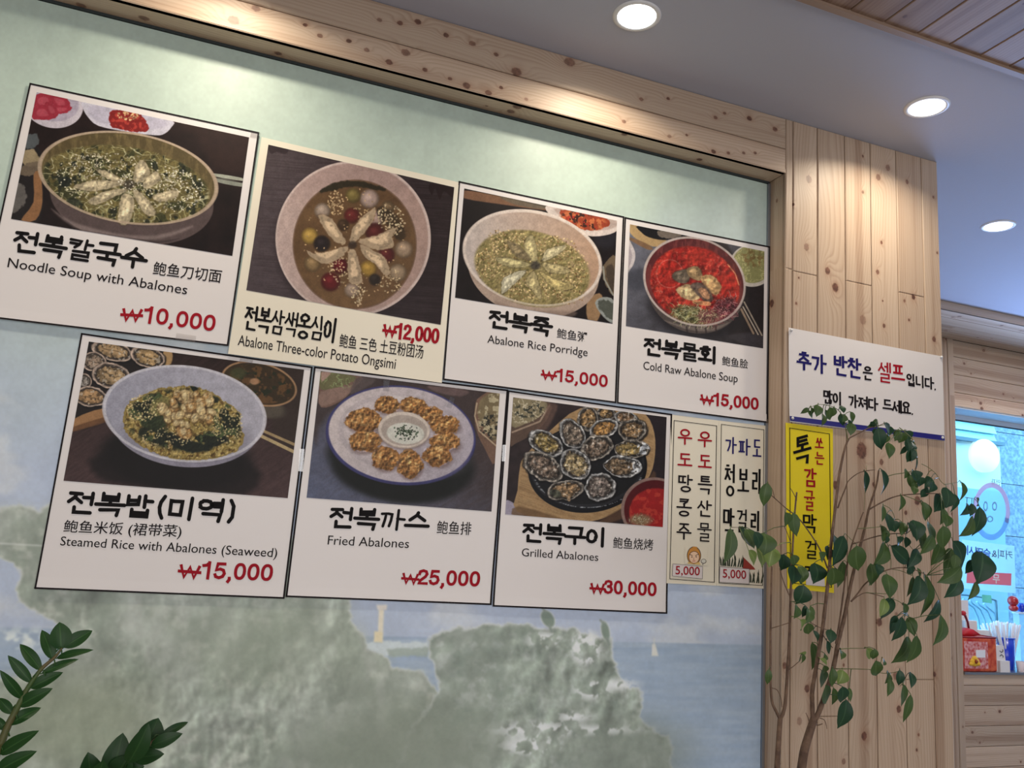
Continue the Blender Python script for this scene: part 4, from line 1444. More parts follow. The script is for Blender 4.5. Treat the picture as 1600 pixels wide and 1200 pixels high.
def shell(P, cx, cy, rx, ry, ang, flesh, sd, shellc=(134, 130, 122), off=(0, 0)):
    R = max(rx, ry) * 1.25
    sl = P.win(cx - R, cy - R, cx + R, cy + R)
    if sl is None:
        return
    X, Y = P.X[sl], P.Y[sl]
    wob = (fbm(X / 38, Y / 38, sd, 3) - .5)
    w2 = (fbm(X / 9, Y / 9, sd + 1, 3) - .5)
    r = P.ed(cx, cy, rx, ry, ang, sl) + wob * .28 + w2 * .05
    soft = 2.5 / min(rx, ry)
    P.put((1 - sstep(1.0, 1.14, P.ed(cx + 3, cy + 6, rx, ry, ang, sl) + wob * .28)) * .8, (16, 16, 20), sl)
    P.put(1 - sstep(1 - soft, 1 + soft, r), [c * .8 for c in shellc], sl)
    edge = 1 - sstep(.02, .07, np.abs(r - .94))
    P.put(edge * (.45 + .55 * sstep(.4, .6, fbm(X / 12, Y / 12, sd + 5, 2))), [min(255, c * 1.25) for c in shellc], sl)
    P.put(1 - sstep(.80, .88, r), [c * .42 for c in shellc], sl)
    fx, fy = cx + off[0], cy + off[1]
    q = P.ed(fx, fy, rx * .8, ry * .78, ang, sl) + wob * .5 + w2 * .22
    P.put(1 - sstep(.93, 1.02, q), (54, 46, 42), sl)
    n2 = fbm(X / 20, Y / 20, sd + 3, 4)
    t = np.clip((n2 - .25) * 1.8, 0, 1)[..., None]
    f = np.array(flesh, float)
    P.put(1 - sstep(.82, .92, q), ((f * .55) * (1 - t) + (f * 1.12) * t).astype(np.float32) / 255, sl)
    core = 1 - sstep(.35, .7, q)
    P.put(core * .55, [min(255, c * 1.15) for c in flesh], sl)
    c, n = math.cos(math.radians(ang)), math.sin(math.radians(ang))
    dx, dy = X - fx, Y - fy
    a_, b_ = (dx * c + dy * n) / rx, (-dx * n + dy * c) / ry
    if rx < ry:
        a_, b_ = b_, a_
    slit = (1 - sstep(.02, .09, np.abs(b_ + wob * .5))) * (1 - sstep(.35, .5, np.abs(a_)))
    P.put(slit * .6, f * .42, sl)
    dots = sstep(.62, .70, fbm(X / 8, Y / 8, sd + 9, 2)) * (1 - sstep(.8, .9, q))
    P.put(dots * .7, f * .34, sl)
    hi = sstep(.66, .74, fbm(X / 10, Y / 10, sd + 12, 2)) * (1 - sstep(.85, 1.0, r))
    P.put(hi * .5, (226, 222, 212), sl)


def ph_rice(P):
    P.fill(P.mix(np.clip((P.Y - 60) / 700 + (P.N(60, 3, 4, sy=8, ang=-35) - .5) * .5, 0, 1), (44, 30, 28), (86, 62, 64)))
    P.spoly([(1050, 180), (1190, 190), (1150, 520), (1050, 430)], (58, 46, 40), .8, 20)
    P.spoly([(225, 60), (600, 100), (560, 160), (350, 260), (330, 400), (210, 440), (200, 330)], (34, 28, 28), 1, 4)
    P.spoly([(590, 100), (625, 110), (620, 160), (585, 165)], (190, 150, 96), 1, 3)
    P.spoly([(205, 395), (330, 350), (345, 395), (200, 445)], (176, 126, 78), 1, 2)
    P.spoly([(200, 430), (345, 385), (350, 405), (200, 450)], (120, 78, 46), .9, 3)
    for a in ((370, 105, 95, 40, 15, (196, 160, 112), 1), (520, 130, 75, 45, 12, (206, 168, 112), 2), (290, 150, 55, 40, 0, (170, 146, 124), 3), (365, 210, 85, 55, 15, (200, 166, 118), 4),
              (250, 235, 32, 36, 0, (160, 150, 140), 5), (275, 300, 75, 42, 8, (206, 160, 106), 6)):
        shell(P, *a[:6], 200 + a[6], (178, 156, 140))
    # soup bowl right
    P.ell(1000, 340, 110, 45, 15, (92, 84, 72), .9, 8)
    P.ell(995, 245, 165, 92, 14, (176, 134, 94), 1, 2)
    P.ell(995, 245, 156, 84, 14, (62, 48, 30), 1, 2)
    P.put(P.E(995, 248, 148, 76, 14, 5) * sstep(.48, .62, P.N(26, 21, 4)), (108, 74, 40))
    P.put(P.E(995, 248, 148, 76, 14, 5) * sstep(.6, .7, P.N(20, 26, 4)), (42, 48, 30))
    P.ell(975, 235, 20, 14, 0, (190, 140, 100), .9, 4)
    P.ell(905, 200, 34, 24, 0, (70, 76, 44), .8, 8)
    # chopsticks
    P.line([(1000, 440), (1148, 505)], 12, (176, 150, 104))
    P.line([(985, 458), (1146, 536)], 14, (196, 172, 122))
    P.line([(995, 452), (1147, 520)], 3, (60, 44, 34))
    # shadow
    P.ell(640, 560, 320, 135, 5, (18, 16, 18), .95, 22)
    P.spoly([(330, 540), (950, 580), (930, 720), (560, 690), (320, 650)], (22, 18, 20), .8, 22)
    # bowl
    P.ell(682, 406, 322, 194, 5, (150, 148, 170), 1, 2)
    P.ell(677, 372, 348, 205, 6, (206, 206, 222), 1, 2)
    P.put(P.E(677, 373, 338, 196, 6, 3), P.mix(np.clip((P.X - 340) / 680, 0, 1), (166, 168, 190), (186, 186, 204)))
    P.ell(690, 470, 265, 100, 5, (120, 116, 136), .55, 20)
    mound = [(418, 420), (430, 340), (490, 300), (560, 268), (650, 255), (740, 262), (820, 300), (860, 330), (915, 370), (915, 420), (930, 470), (900, 530), (820, 560), (700, 572), (580, 552), (500, 512), (440, 470)]
    P.spoly(mound, (160, 136, 66), 1, 2, 9, 31, 14)
    d = P.sdf(mound, P.full)
    mm = 1 - sstep(-6, 2, d)
    P.put(mm * sstep(.5, .6, P.N(10, 33, 3)), (196, 172, 98))
    P.put(mm * sstep(.56, .66, P.N(12, 36, 3)), (110, 84, 38))
    rr = P.ed(680, 400, 185, 95, 4)
    sea_ = (1 - sstep(.22, .5, np.abs(rr - 1)))
    P.put(mm * sea_ * sstep(.4, .5, P.N(34, 39, 4)), (34, 42, 28))
    P.put(mm * sea_ * sstep(.6, .68, P.N(30, 43, 4)), (76, 92, 52))
    P.spoly([(500, 395), (590, 380), (600, 420), (560, 440), (500, 430)], (44, 58, 34), .9, 5, 6)
    P.spoly([(600, 455), (760, 500), (860, 470), (840, 500), (720, 540), (620, 500)], (26, 34, 26), .95, 5, 8)
    P.spoly([(540, 320), (600, 300), (625, 340), (570, 380), (530, 370)], (128, 122, 66), .9, 5, 5)
    P.spoly([(700, 255), (735, 262), (720, 282)], (24, 34, 24), 1, 3, 5)
    R = np.random.RandomState(9)
    for i in range(46):
        t = R.rand() * 6.28
        r = R.rand() ** .6
        x, y = 700 + r * 120 * math.cos(t), 352 + r * 72 * math.sin(t)
        a = R.uniform(16, 27)
        if i == 0:
            x, y, a = 675, 450, 36
        col = (212, 184, 124) if R.rand() > .3 else (186, 142, 80)
        P.ell(x, y + 3, a * 1.1, a * .85, R.rand() * 180, (92, 62, 32), .7, 5)
        P.ell(x, y, a, a * .72, R.rand() * 180, col, 1, 4)
        P.ell(x - 3, y - 4, a * .5, a * .34, R.rand() * 180, (232, 212, 160), .8, 5)
    P.seeds(170, 500, 350, 70, 60, 0, (214, 190, 132), 3.5, 44)
    P.seeds(170, 860, 420, 70, 80, 0, (214, 190, 132), 3.5, 45)
    P.seeds(120, 600, 470, 120, 50, 0, (210, 186, 132), 3.3, 46)
    P.relief(mm, 9, .45, 5)
    P.ring(677, 372, 344, 201, 6, 7, (212, 212, 226), .8)


def ph_fried(P):
    P.fill(P.mix(np.clip((P.X * .9 - P.Y + 500) / 900 + (P.N(60, 3, 4, sy=10, ang=-30) - .5) * .3, 0, 1), (98, 108, 142), (72, 60, 62)))
    P.spoly([(205, 60), (1055, 165), (1040, 330), (900, 300), (600, 130), (250, 260), (190, 400)], (70, 58, 58), .9, 18)
    P.spoly([(225, 60), (400, 80), (380, 130), (300, 205), (215, 230), (205, 150)], (128, 96, 84), 1, 2)
    P.spoly([(215, 155), (350, 130), (330, 180), (215, 225)], (160, 130, 118), .7, 6)
    P.spoly([(217, 62), (375, 85), (350, 115), (280, 138), (215, 142)], (118, 116, 76), 1, 2, 5)
    gg = 1 - sstep(.02, .07, np.abs(P.N(20, 7, 3) - .5))
    P.put(P.E(290, 105, 75, 32, 8, 8) * gg * .9, (156, 178, 116))
    P.spoly([(218, 65), (260, 68), (230, 100), (216, 110)], (190, 150, 140), .9, 4, 4)
    P.spoly([(380, 95), (430, 90), (470, 105), (400, 150), (350, 165)], (96, 84, 84), .8, 6)
    # soup bowl right
    P.spoly([(935, 230), (960, 180), (1052, 165), (1035, 490), (980, 420), (940, 330)], (128, 96, 78), 1, 2)
    P.spoly([(950, 230), (975, 180), (1052, 172), (1040, 385), (985, 340), (950, 270)], (134, 118, 84), 1, 4)
    P.put(P.E(1010, 260, 60, 110, 10, 10) * sstep(.5, .6, P.N(18, 17, 3)), (196, 184, 146))
    P.put(P.E(1010, 320, 50, 60, 10, 10) * sstep(.5, .58, P.N(10, 27, 3)), (50, 50, 44))
    P.line([(945, 210), (935, 270), (955, 340), (1035, 410)], 7, (196, 172, 140))
    P.spoly([(720, 128), (900, 150), (870, 178), (760, 160)], (120, 96, 96), .8, 6)
    # shadow and plate
    P.ell(590, 480, 345, 190, 8, (24, 28, 28), .95, 18)
    P.ell(560, 560, 270, 110, 8, (20, 24, 24), .8, 24)
    P.ell(588, 372, 352, 222, 6, (44, 46, 92), 1, 2)
    P.ell(588, 360, 352, 232, 6, (62, 62, 124), 1, 2)
    P.put(P.E(590, 358, 341, 222, 6, 3), P.mix(np.clip((P.X - 250) / 680 + (P.Y - 360) / 1600, 0, 1), (216, 204, 206), (188, 180, 196)))
    P.ring(592, 352, 285, 175, 6, 14, (176, 166, 176), .35)
    P.ell(580, 190, 60, 16, 4, (240, 232, 232), .6, 10)
    P.ell(690, 480, 200, 80, 0, (170, 162, 178), .4, 30)
    lum = [(415, 292, 90, 56, 5), (525, 218, 60, 42, 5), (645, 220, 62, 40, 5), (727, 262, 55, 36, 5), (795, 312, 70, 46, 5), (795, 390, 72, 42, 15), (757, 456, 70, 50, 10), (630, 495, 62, 68, 0), (515, 468, 65, 58, 0), (422, 388, 76, 52, -15)]
    for i, (x, y, a, b, an) in enumerate(lum):
        R = np.random.RandomState(i + 3)
        P.ell(x + 4, y + 10, a * 1.02, b * 1.0, an, (120, 96, 96), .6, 10)
        pts = [(x + a * math.cos(t) * (1 + .1 * math.sin(5 * t + i)), y + b * math.sin(t) * (1 + .1 * math.cos(4 * t + i))) for t in np.linspace(0, 6.28, 18)[:-1]]
        P.poly(pts, (166, 112, 56), 1, 2.5, 9, 60 + i, 9)
        sl = P.win(x - a * 1.2, y - b * 1.2, x + a * 1.2, y + b * 1.2)
        dd = P.sdf(pts, sl) + (fbm(P.X[sl] / 9, P.Y[sl] / 9, 60 + i) - .5) * 12
        mm = 1 - sstep(-5, 1, dd)
        n = fbm(P.X[sl] / 12, P.Y[sl] / 12, 70 + i, 4)
        hgt = sstep(.3, 1.0, 1 - P.ed(x - 5, y - 12, a, b, an, sl))
        P.put(mm * np.clip(.35 + hgt, 0, 1) * sstep(.36, .64, n) * .8, (202, 150, 82), sl)
        P.put(mm * sstep(.58, .76, n) * .75, (226, 184, 116), sl)
        P.put(mm * (1 - sstep(.26, .44, n)) * .6, (110, 66, 30), sl)
        P.put(mm * sstep(y + b * .1, y + b, P.Y[sl]) * .45, (84, 48, 20), sl)
    allm = np.zeros(P.X.shape)
    for (x, y, a, b, an) in lum:
        allm = np.maximum(allm, P.E(x, y, a * .95, b * .95, an, 6))
    P.relief(allm, 16, .8, 9)
    # sauce bowl
    P.ell(603, 352, 120, 76, 4, (140, 120, 118), .8, 8)
    P.ell(603, 336, 121, 86, 4, (196, 180, 168), 1, 2)
    P.ell(603, 334, 120, 82, 4, (226, 212, 200), 1, 2)
    P.ell(604, 338, 108, 72, 4, (186, 172, 162), 1, 3)
    P.ell(610, 352, 88, 50, 4, (220, 222, 212), 1, 3)
    P.seeds(80, 612, 345, 52, 30, 4, (52, 74, 50), 4, 5, .4, True)
    P.seeds(30, 612, 350, 66, 42, 4, (46, 52, 46), 3.2, 6, .4)


def ph_grill(P):
    P.fill(P.mix(P.N(60, 3, 3), (60, 48, 50), (36, 28, 32)))
    P.spoly([(330, 90), (912, 168), (905, 520), (830, 440), (780, 160), (500, 100)], (40, 32, 40), .8, 12)
    P.spoly([(95, 590), (140, 605), (200, 660), (95, 660)], (166, 160, 186), 1, 3)
    # noodle bowl
    P.spoly([(130, 75), (320, 95), (305, 180), (240, 250), (150, 300), (118, 300)], (100, 78, 66), 1, 2)
    P.line([(318, 110), (270, 190), (130, 245)], 9, (170, 146, 124))
    P.spoly([(133, 72), (305, 95), (270, 165), (200, 200), (128, 215)], (150, 138, 104), 1, 3)
    gg = 1 - sstep(.03, .08, np.abs(P.N(22, 7, 3) - .5))
    P.put(P.E(200, 135, 105, 62, -10, 8) * gg, (214, 204, 172))
    P.put(P.E(215, 130, 80, 40, -10, 8) * sstep(.56, .64, P.N(12, 9, 3)), (64, 66, 56))
    P.spoly([(310, 100), (360, 110), (330, 190), (290, 240), (250, 240), (290, 180)], (120, 90, 78), .7, 9)
    # wooden board and iron plate
    board = [(176, 430), (200, 370), (330, 240), (480, 130), (700, 130), (800, 160), (842, 250), (845, 360), (820, 460), (740, 570), (640, 650), (520, 690), (380, 690), (160, 640), (165, 540)]
    P.spoly(board, (182, 146, 98), 1, 2, 0, 3, 12, 8)
    d = P.sdf(board, P.full)
    P.put((1 - sstep(-2, 2, d)) * sstep(.45, .6, P.N(90, 13, 3, sy=5, ang=20)) * .4, (150, 112, 70))
    P.spoly([(560, 700), (760, 580), (845, 440), (850, 520), (760, 640), (640, 700)], (96, 68, 50), .9, 7)
    P.spoly([(160, 620), (400, 688), (390, 700), (150, 680)], (120, 88, 56), .8, 5)
    P.ell(512, 428, 302, 224, -6, (18, 20, 26), 1, 2)
    P.ell(512, 418, 288, 208, -6, (40, 42, 48), 1, 3)
    P.ell(512, 412, 276, 196, -6, (26, 28, 32), 1, 3)
    R = np.random.RandomState(2)
    for i in range(90):
        t = R.uniform(.2, 2.9)
        x, y = 512 + 276 * math.cos(t), 432 + 194 * math.sin(t)
        P.ell(x, y, R.uniform(2, 7), 2.2, R.uniform(-20, 20), (168, 176, 186), .7, 2)
    L = [(605, 150, 48, 34, 0, (166, 132, 84)), (705, 170, 58, 34, 5, (150, 116, 84)), (512, 178, 54, 66, 10, (176, 138, 88)), (592, 228, 76, 48, -20, (200, 146, 78)), (738, 232, 74, 58, -15, (156, 124, 84)),
         (432, 252, 60, 82, -35, (150, 134, 118)), (560, 322, 86, 62, -20, (138, 118, 100)), (300, 300, 96, 56, 28, (156, 134, 76)), (285, 420, 112, 64, 30, (140, 120, 104)), (450, 408, 84, 70, 40, (186, 164, 116)),
         (400, 540, 96, 50, -8, (178, 142, 100)), (575, 522, 78, 72, 0, (150, 136, 128)), (732, 328, 92, 48, -2, (160, 136, 82)), (690, 418, 98, 56, 5, (140, 116, 88))]
    for i, a in enumerate(L):
        off = (-18, 0) if i in (12, 13) else (0, 0)
        shell(P, *a, 300 + i, (150, 152, 154) if i % 2 else (130, 124, 116), off)
    for i in (12, 13):
        x, y = L[i][0] + 60, L[i][1]
        P.put(P.E(x, y, 34, 30, 0, 6) * sstep(.45, .6, P.N(12, 50 + i, 3)), (206, 214, 226))
    P.ell(350, 555, 30, 20, 20, (60, 66, 56), .9, 5)
    P.line([(412, 575), (418, 588)], 14, (196, 160, 120), 1, 4)
    allm = np.zeros(P.X.shape)
    for a in L:
        allm = np.maximum(allm, P.E(*a[:5], 8))
    P.relief(allm, 22, .8, 10)
    # red soup corner
    P.ell(852, 640, 172, 166, 20, (150, 120, 112), 1, 2)
    P.ell(856, 642, 160, 154, 20, (92, 20, 26), 1, 3)
    P.ell(868, 660, 146, 130, 20, (178, 26, 28), 1, 5)
    P.put(P.E(868, 660, 146, 130, 20, 5) * sstep(.5, .62, P.N(20, 71, 4)), (206, 52, 40))
    R = np.random.RandomState(8)
    P.ell(780, 690, 58, 30, 0, (140, 134, 96), .8, 12)
    for _ in range(90):
        x, y, a = R.normal(782, 26), R.normal(690, 14), R.rand() * 6.28
        P.line([(x, y), (x + 14 * math.cos(a), y + 14 * math.sin(a))], 2.6, ((214, 206, 176), (160, 150, 108), (110, 90, 60))[R.randint(3)], .9)



# ------------------------------------------------------------------ posters on the glass
TB = .030      # emboldening of the brush-like titles
PB = .028      # bold prices
CLIPW = 4.5
UP_Y = GLASS_Y - .0046
LO_Y = GLASS_Y - .0022


def price(s, won, digits, wb, we, wh, db, de, dh):
    s.digits('currency_sign', won, wb, we, wh, M_RED, .245)
    s.digits('price_lettering', digits, db, de, dh, M_RED, .185)


def menu(corners, org, sc, y, label, photo, painter, iname, w=620, h=500, m=None, frame=True, fw=8.0):
    s = Sheet('menu_poster', corners, org, sc, y, m or M_PAPER, label, 'poster')
    if frame:
        s.frame('border_line', corners, fw, M_BLACK)
    s.photo(photo, painter, w, h, iname)
    return s


s = menu([(133, 28), (1158, 249), (1019, 1203), (-98, 1070)], (0, 120), 2.857, UP_Y,
         'white menu poster of noodle soup in a metal bowl, top left',
         [(165, 70), (1112, 272), (1037, 800), (50, 635)], ph_noodle, 'noodle_soup_photo', 820, 640, fw=7.5)
s.hangul('title_lettering', '전복칼국수', (45, 782), (652, 868), 103, M_TITLE, 16, wob=1.0)
s.text('chinese_caption', '鲍鱼刀切面', (680, 884), (984, 922), 60, M_BLACK, .006)
s.text('english_caption', 'Noodle Soup with Abalones', (33, 850), (833, 972), 42, M_BLACK, .002, 'base')
price(s, '₩', '10,000', (545, 1090), (622, 1094), 54, (637, 1096), (955, 1138), 72)
s.tape(1140, 262, 22, 14, 10)
s.tape(830, 1165, 45, 14, 8)

s = menu([(172, 42), (1073, 249), (995, 1166), (18, 1033)], (350, 200), 2.926, UP_Y,
         'cream menu poster of dumpling soup in a pink bowl, without a black border line',
         [(203, 77), (1052, 272), (990, 900), (102, 742)], ph_ongsimi, 'dumpling_soup_photo', 780, 640, M_CREAM, False)
s.hangul('title_lettering', '전복삼색옹심이', (83, 925), (512, 987), 117, M_TITLE, 11.5, wob=1.0)
s.text('chinese_caption', '鲍鱼 三色 土豆粉团汤', (525, 1002), (908, 1056), 62, M_BLACK, .006)
s.text('english_caption', 'Abalone Three-color Potato Ongsimi', (62, 993), (782, 1102), 47, M_BLACK, .002, 'base')
price(s, '₩', '12,000', (730, 953), (778, 960), 54, (785, 962), (978, 988), 70)

s = menu([(118, 42), (957, 222), (915, 1168), (37, 1050)], (680, 270), 3.242, UP_Y + .0004,
         'white menu poster of rice porridge in a white bowl, kimchi dish behind',
         [(147, 80), (920, 243), (897, 765), (100, 633)], ph_porridge, 'porridge_photo', 700, 620)
s.hangul('title_lettering', '전복죽', (263, 786), (590, 834), 98, M_TITLE, 16, wob=1.0)
s.text('chinese_caption', '鲍鱼粥', (615, 836), (766, 859), 50, M_BLACK, .004)
s.text('english_caption', 'Abalone Rice Porridge', (263, 861), (770, 930), 40, M_BLACK, .0, 'base')
price(s, '₩', '15,000', (543, 1046), (605, 1053), 46, (612, 1054), (870, 1088), 62)

s = menu([(88, 66), (870, 224), (855, 1170), (45, 1065)], (950, 320), 3.43, UP_Y,
         'white menu poster of red cold soup, nearest the wooden column',
         [(117, 105), (837, 250), (830, 770), (95, 650)], ph_cold, 'cold_soup_photo', 620, 600)
s.hangul('title_lettering', '전복물회', (185, 806), (585, 860), 100, M_TITLE, 16, wob=1.0)
s.text('chinese_caption', '鲍鱼脍', (610, 860), (748, 880), 50, M_BLACK, .004)
s.text('english_caption', 'Cold Raw Abalone Soup', (188, 882), (693, 953), 43, M_BLACK, .0, 'base')
price(s, '₩', '15,000', (500, 1068), (556, 1076), 50, (563, 1074), (803, 1101), 66)
s.tape(860, 1160, 16, 10, 0)

s = menu([(237, 28), (1224, 172), (1103, 1161), (38, 1118)], (40, 510), 2.728, LO_Y,
         'white menu poster of steamed rice with dark seaweed in pale bowl',
         [(270, 65), (1187, 185), (1117, 732), (162, 658)], ph_rice, 'steamed_rice_photo', 860, 600, fw=7.5)
s.hangul('title_lettering', '전복밥(미역)', (165, 800), (908, 842), 104, M_TITLE, 16, wob=1.0)
s.text('chinese_caption', '鲍鱼米饭 (裙带菜)', (158, 886), (660, 908), 62, M_BLACK, .006)
s.text('english_caption', 'Steamed Rice with Abalones (Seaweed)', (147, 933), (1070, 984), 38, M_BLACK, .002, 'base')
price(s, '₩', '15,000', (657, 1070), (733, 1076), 54, (747, 1074), (1048, 1086), 72)
s.tape(940, 150, 28, 10, 8)
s.tape(1175, 570, 10, 48, 4)

s = menu([(182, 38), (1092, 147), (1012, 1156), (48, 1118)], (430, 560), 3.0, LO_Y + .0003,
         'white menu poster of golden fried pieces on a blue rimmed plate',
         [(213, 60), (1052, 165), (1013, 718), (147, 653)], ph_fried, 'fried_abalone_photo', 760, 600)
s.hangul('title_lettering', '전복까스', (244, 797), (722, 818), 106, M_TITLE, 16, wob=1.0)
s.text('chinese_caption', '鲍鱼排', (755, 822), (916, 829), 62, M_BLACK, .004)
s.text('english_caption', 'Fried Abalones', (245, 872), (625, 889), 42, M_BLACK, .0, 'base')
price(s, '₩', '25,000', (598, 1055), (662, 1060), 48, (668, 1060), (955, 1070), 72)
s.tape(520, 128, 14, 26, 5)
s.tape(822, 208, 12, 26, 20)

s = menu([(108, 32), (940, 152), (914, 1164), (30, 1127)], (760, 600), 3.243, LO_Y,
         'white menu poster of grilled shellfish on a black plate and wooden board',
         [(135, 68), (912, 168), (893, 725), (95, 660)], ph_grill, 'grilled_abalone_photo', 720, 600)
s.hangul('title_lettering', '전복구이', (175, 802), (610, 830), 104, M_TITLE, 16, wob=1.0)
s.text('chinese_caption', '鲍鱼烧烤', (640, 832), (843, 844), 58, M_BLACK, .004)
s.text('english_caption', 'Grilled Abalones', (178, 872), (565, 897), 40, M_BLACK, .0, 'base')
price(s, '₩', '30,000', (530, 1060), (590, 1064), 50, (597, 1062), (858, 1076), 70)
s.tape(88, 350, 9, 42, 3)

# ---- narrow drink posters
ORG8, S8 = (1030, 640), 4.0
M_TAG = mat('price_tag_paper', (222, 214, 214), rough=.4)


def char(s, c, x0, x1, y0, y1, m, b=13, sl=.07, slant=None, name='lettering', cap='round'):
    dy = (x1 - x0) * sl / 2
    s.hangul(name, c, (x0, y1 - dy), (x1, y1 + dy), (y1 - y0) - dy, m, b, cap, slant=slant)


s = Sheet('drink_poster', [(72, 30), (372, 68), (356, 1100), (45, 1085)], ORG8, S8, LO_Y - .0012, M_CREAM,
          'narrow cream drink poster with a hooded woman drawing, price 5,000', 'poster', curl=.001)
s.frame('border_line', [(90, 66), (360, 100), (345, 1081), (63, 1060)], 4, M_BLACK)
for c, b, m in (('우', (113, 205, 112, 225), M_RED), ('도', (112, 206, 265, 358), M_RED), ('땅', (112, 208, 402, 518), M_BLACK), ('콩', (107, 200, 550, 668), M_BLACK), ('주', (105, 200, 700, 818), M_BLACK),
                ('우', (238, 328, 128, 240), M_RED), ('도', (240, 328, 275, 370), M_RED), ('특', (240, 328, 410, 528), M_BLACK), ('산', (232, 328, 562, 672), M_BLACK), ('물', (235, 325, 705, 825), M_BLACK)):
    char(s, c, *b, m, 11)


def ph_woman(P):
    P.fill((232, 226, 208))
    P.ell(216, 912, 44, 56, 0, (60, 40, 30), 1, 2)
    P.ell(216, 912, 40, 52, 0, (206, 142, 58), 1, 2)
    P.ell(222, 862, 14, 12, 0, (206, 142, 58), 1, 2)
    P.ell(217, 922, 34, 38, 0, (74, 44, 30), 1, 2)
    P.ell(217, 923, 31, 36, 0, (240, 206, 176), 1, 2)
    P.line([(190, 905), (206, 912)], 3.5, (60, 34, 24))
    P.line([(226, 912), (244, 903)], 3.5, (60, 34, 24))
    P.ell(203, 921, 4, 3, 0, (40, 24, 20))
    P.ell(230, 920, 4, 3, 0, (40, 24, 20))
    P.line([(216, 925), (213, 938), (219, 938)], 2, (150, 96, 70))
    P.line([(207, 947), (224, 946)], 3, (176, 50, 46))
    P.poly([(165, 990), (180, 950), (215, 966), (250, 950), (262, 990)], (222, 190, 120), 1, 2)
    P.ell(276, 948, 17, 15, 0, (60, 50, 44), 1, 2)
    P.ell(276, 947, 14, 12, 0, (214, 214, 204), 1, 2)
    P.line([(272, 962), (268, 985)], 4, (60, 50, 44))


M_W = None
quad = [(160, 850), (300, 865), (296, 975), (157, 960)]
Pw = Paint([s.pt(*p, 0, raw=True) for p in quad], 150, 120, s.org, s.sc)
ph_woman(Pw)
o = s.strip('woman_drawing', quad, mat('woman_drawing', img=Pw.image('woman_drawing'), rough=.4), off=.0009, n=3)
s.strip('price_tag', [(82, 962), (270, 980), (268, 1058), (78, 1040)], M_TAG, off=.0014, n=2)
s.frame('price_tag_edge', [(82, 962), (270, 980), (268, 1058), (78, 1040)], 2, M_GREY, off=.0018, n=3)
s.text('price_lettering', '5,000', (99, 1028), (250, 1036), 52, M_RED, .008, 'base', off=.002)

s = Sheet('drink_poster', [(373, 68), (672, 101), (661, 1120), (357, 1100)], ORG8, S8, LO_Y - .0012, M_CREAM,
          'narrow cream drink poster with black barley drawing, touching the wooden column', 'poster', curl=.001)
s.frame('border_line', [(386, 90), (655, 125), (646, 1101), (370, 1085)], 3.5, M_BLACK)
for c, b, m in (('가', (408, 482, 167, 278), M_NAVY), ('파', (492, 568, 178, 288), M_NAVY), ('도', (580, 638, 178, 303), M_NAVY),
                ('청', (402, 476, 335, 545), M_TITLE), ('보', (485, 562, 360, 524), M_TITLE), ('리', (575, 640, 366, 528), M_TITLE),
                ('막', (392, 470, 610, 815), M_TITLE), ('걸', (478, 552, 620, 770), M_TITLE), ('리', (566, 632, 628, 762), M_TITLE)):
    char(s, c, *b, m, b=10 if m is M_NAVY else 13, cap='flat')


def barley(name, xa, xb, yb, h):
    R = np.random.RandomState(int(xa))
    V, F = [], []
    x = xa
    while x < xb:
        hh = h * R.uniform(.6, 1)
        lean = R.uniform(-8, 10)
        for q in ((x - 4, yb), (x + 4, yb), (x + lean + 7, yb - hh * .6), (x + lean * 1.4, yb - hh), (x + lean - 2, yb - hh * .6)):
            V.append(tuple(s.pt(q[0], q[1] + (x - xa) * .08, .0009)))
        n = len(V) - 5
        F.append((n, n + 1, n + 2, n + 3, n + 4))
        x += R.uniform(9, 15)
    mk(name, V, F, M_LEAFINK, s.root, loc=tuple(V[0]))


M_LEAFINK = mat('dark_green_print', (40, 52, 34), rough=.45)
barley('barley_drawing', 385, 520, 975, 95)
barley('barley_drawing', 560, 642, 1080, 90)
s.strip('red_patch', [(522, 920), (590, 985), (600, 1000), (520, 1000)], mat('brick_red_print', (150, 48, 36), rough=.5), off=.0008, n=2)
s.strip('price_tag', [(375, 980), (562, 995), (560, 1090), (372, 1078)], M_TAG, off=.0014, n=2)
s.frame('price_tag_edge', [(375, 980), (562, 995), (560, 1090), (372, 1078)], 2, M_GREY, off=.0018, n=3)
s.text('price_lettering', '5,000', (394, 1048), (540, 1058), 52, M_RED, .008, 'base', off=.002)

# ---- yellow banner and self-service sign on the column
s = Sheet('drink_banner', [(790, 82), (1085, 120), (1090, 1146), (800, 1118)], ORG8, S8, -.0012, M_YEL,
          'tall yellow drink banner with black and red writing on the wooden column', 'banner', curl=.0012)
s.frame('border_line', [(812, 113), (1065, 150), (1077, 1112), (818, 1085)], 4.5, M_BLACK)
char(s, '톡', 838, 950, 178, 345, M_TITLE, 18, -.28, cap='flat')
for c, b, m in (('쏘', (970, 1028, 172, 245), M_RED), ('는', (972, 1030, 262, 345), M_RED), ('감', (900, 984, 362, 485), M_RED), ('귤', (903, 972, 502, 632), M_RED),
                ('막', (892, 985, 648, 772), M_TITLE), ('걸', (905, 990, 812, 935), M_TITLE), ('리', (905, 975, 965, 1050), M_TITLE)):
    char(s, c, *b, m, b=12 if b[0] < 960 else 9)
s.strip('price_tag', [(915, 1010), (1030, 1020), (1032, 1105), (915, 1095)], M_TAG, off=.0014, n=2)

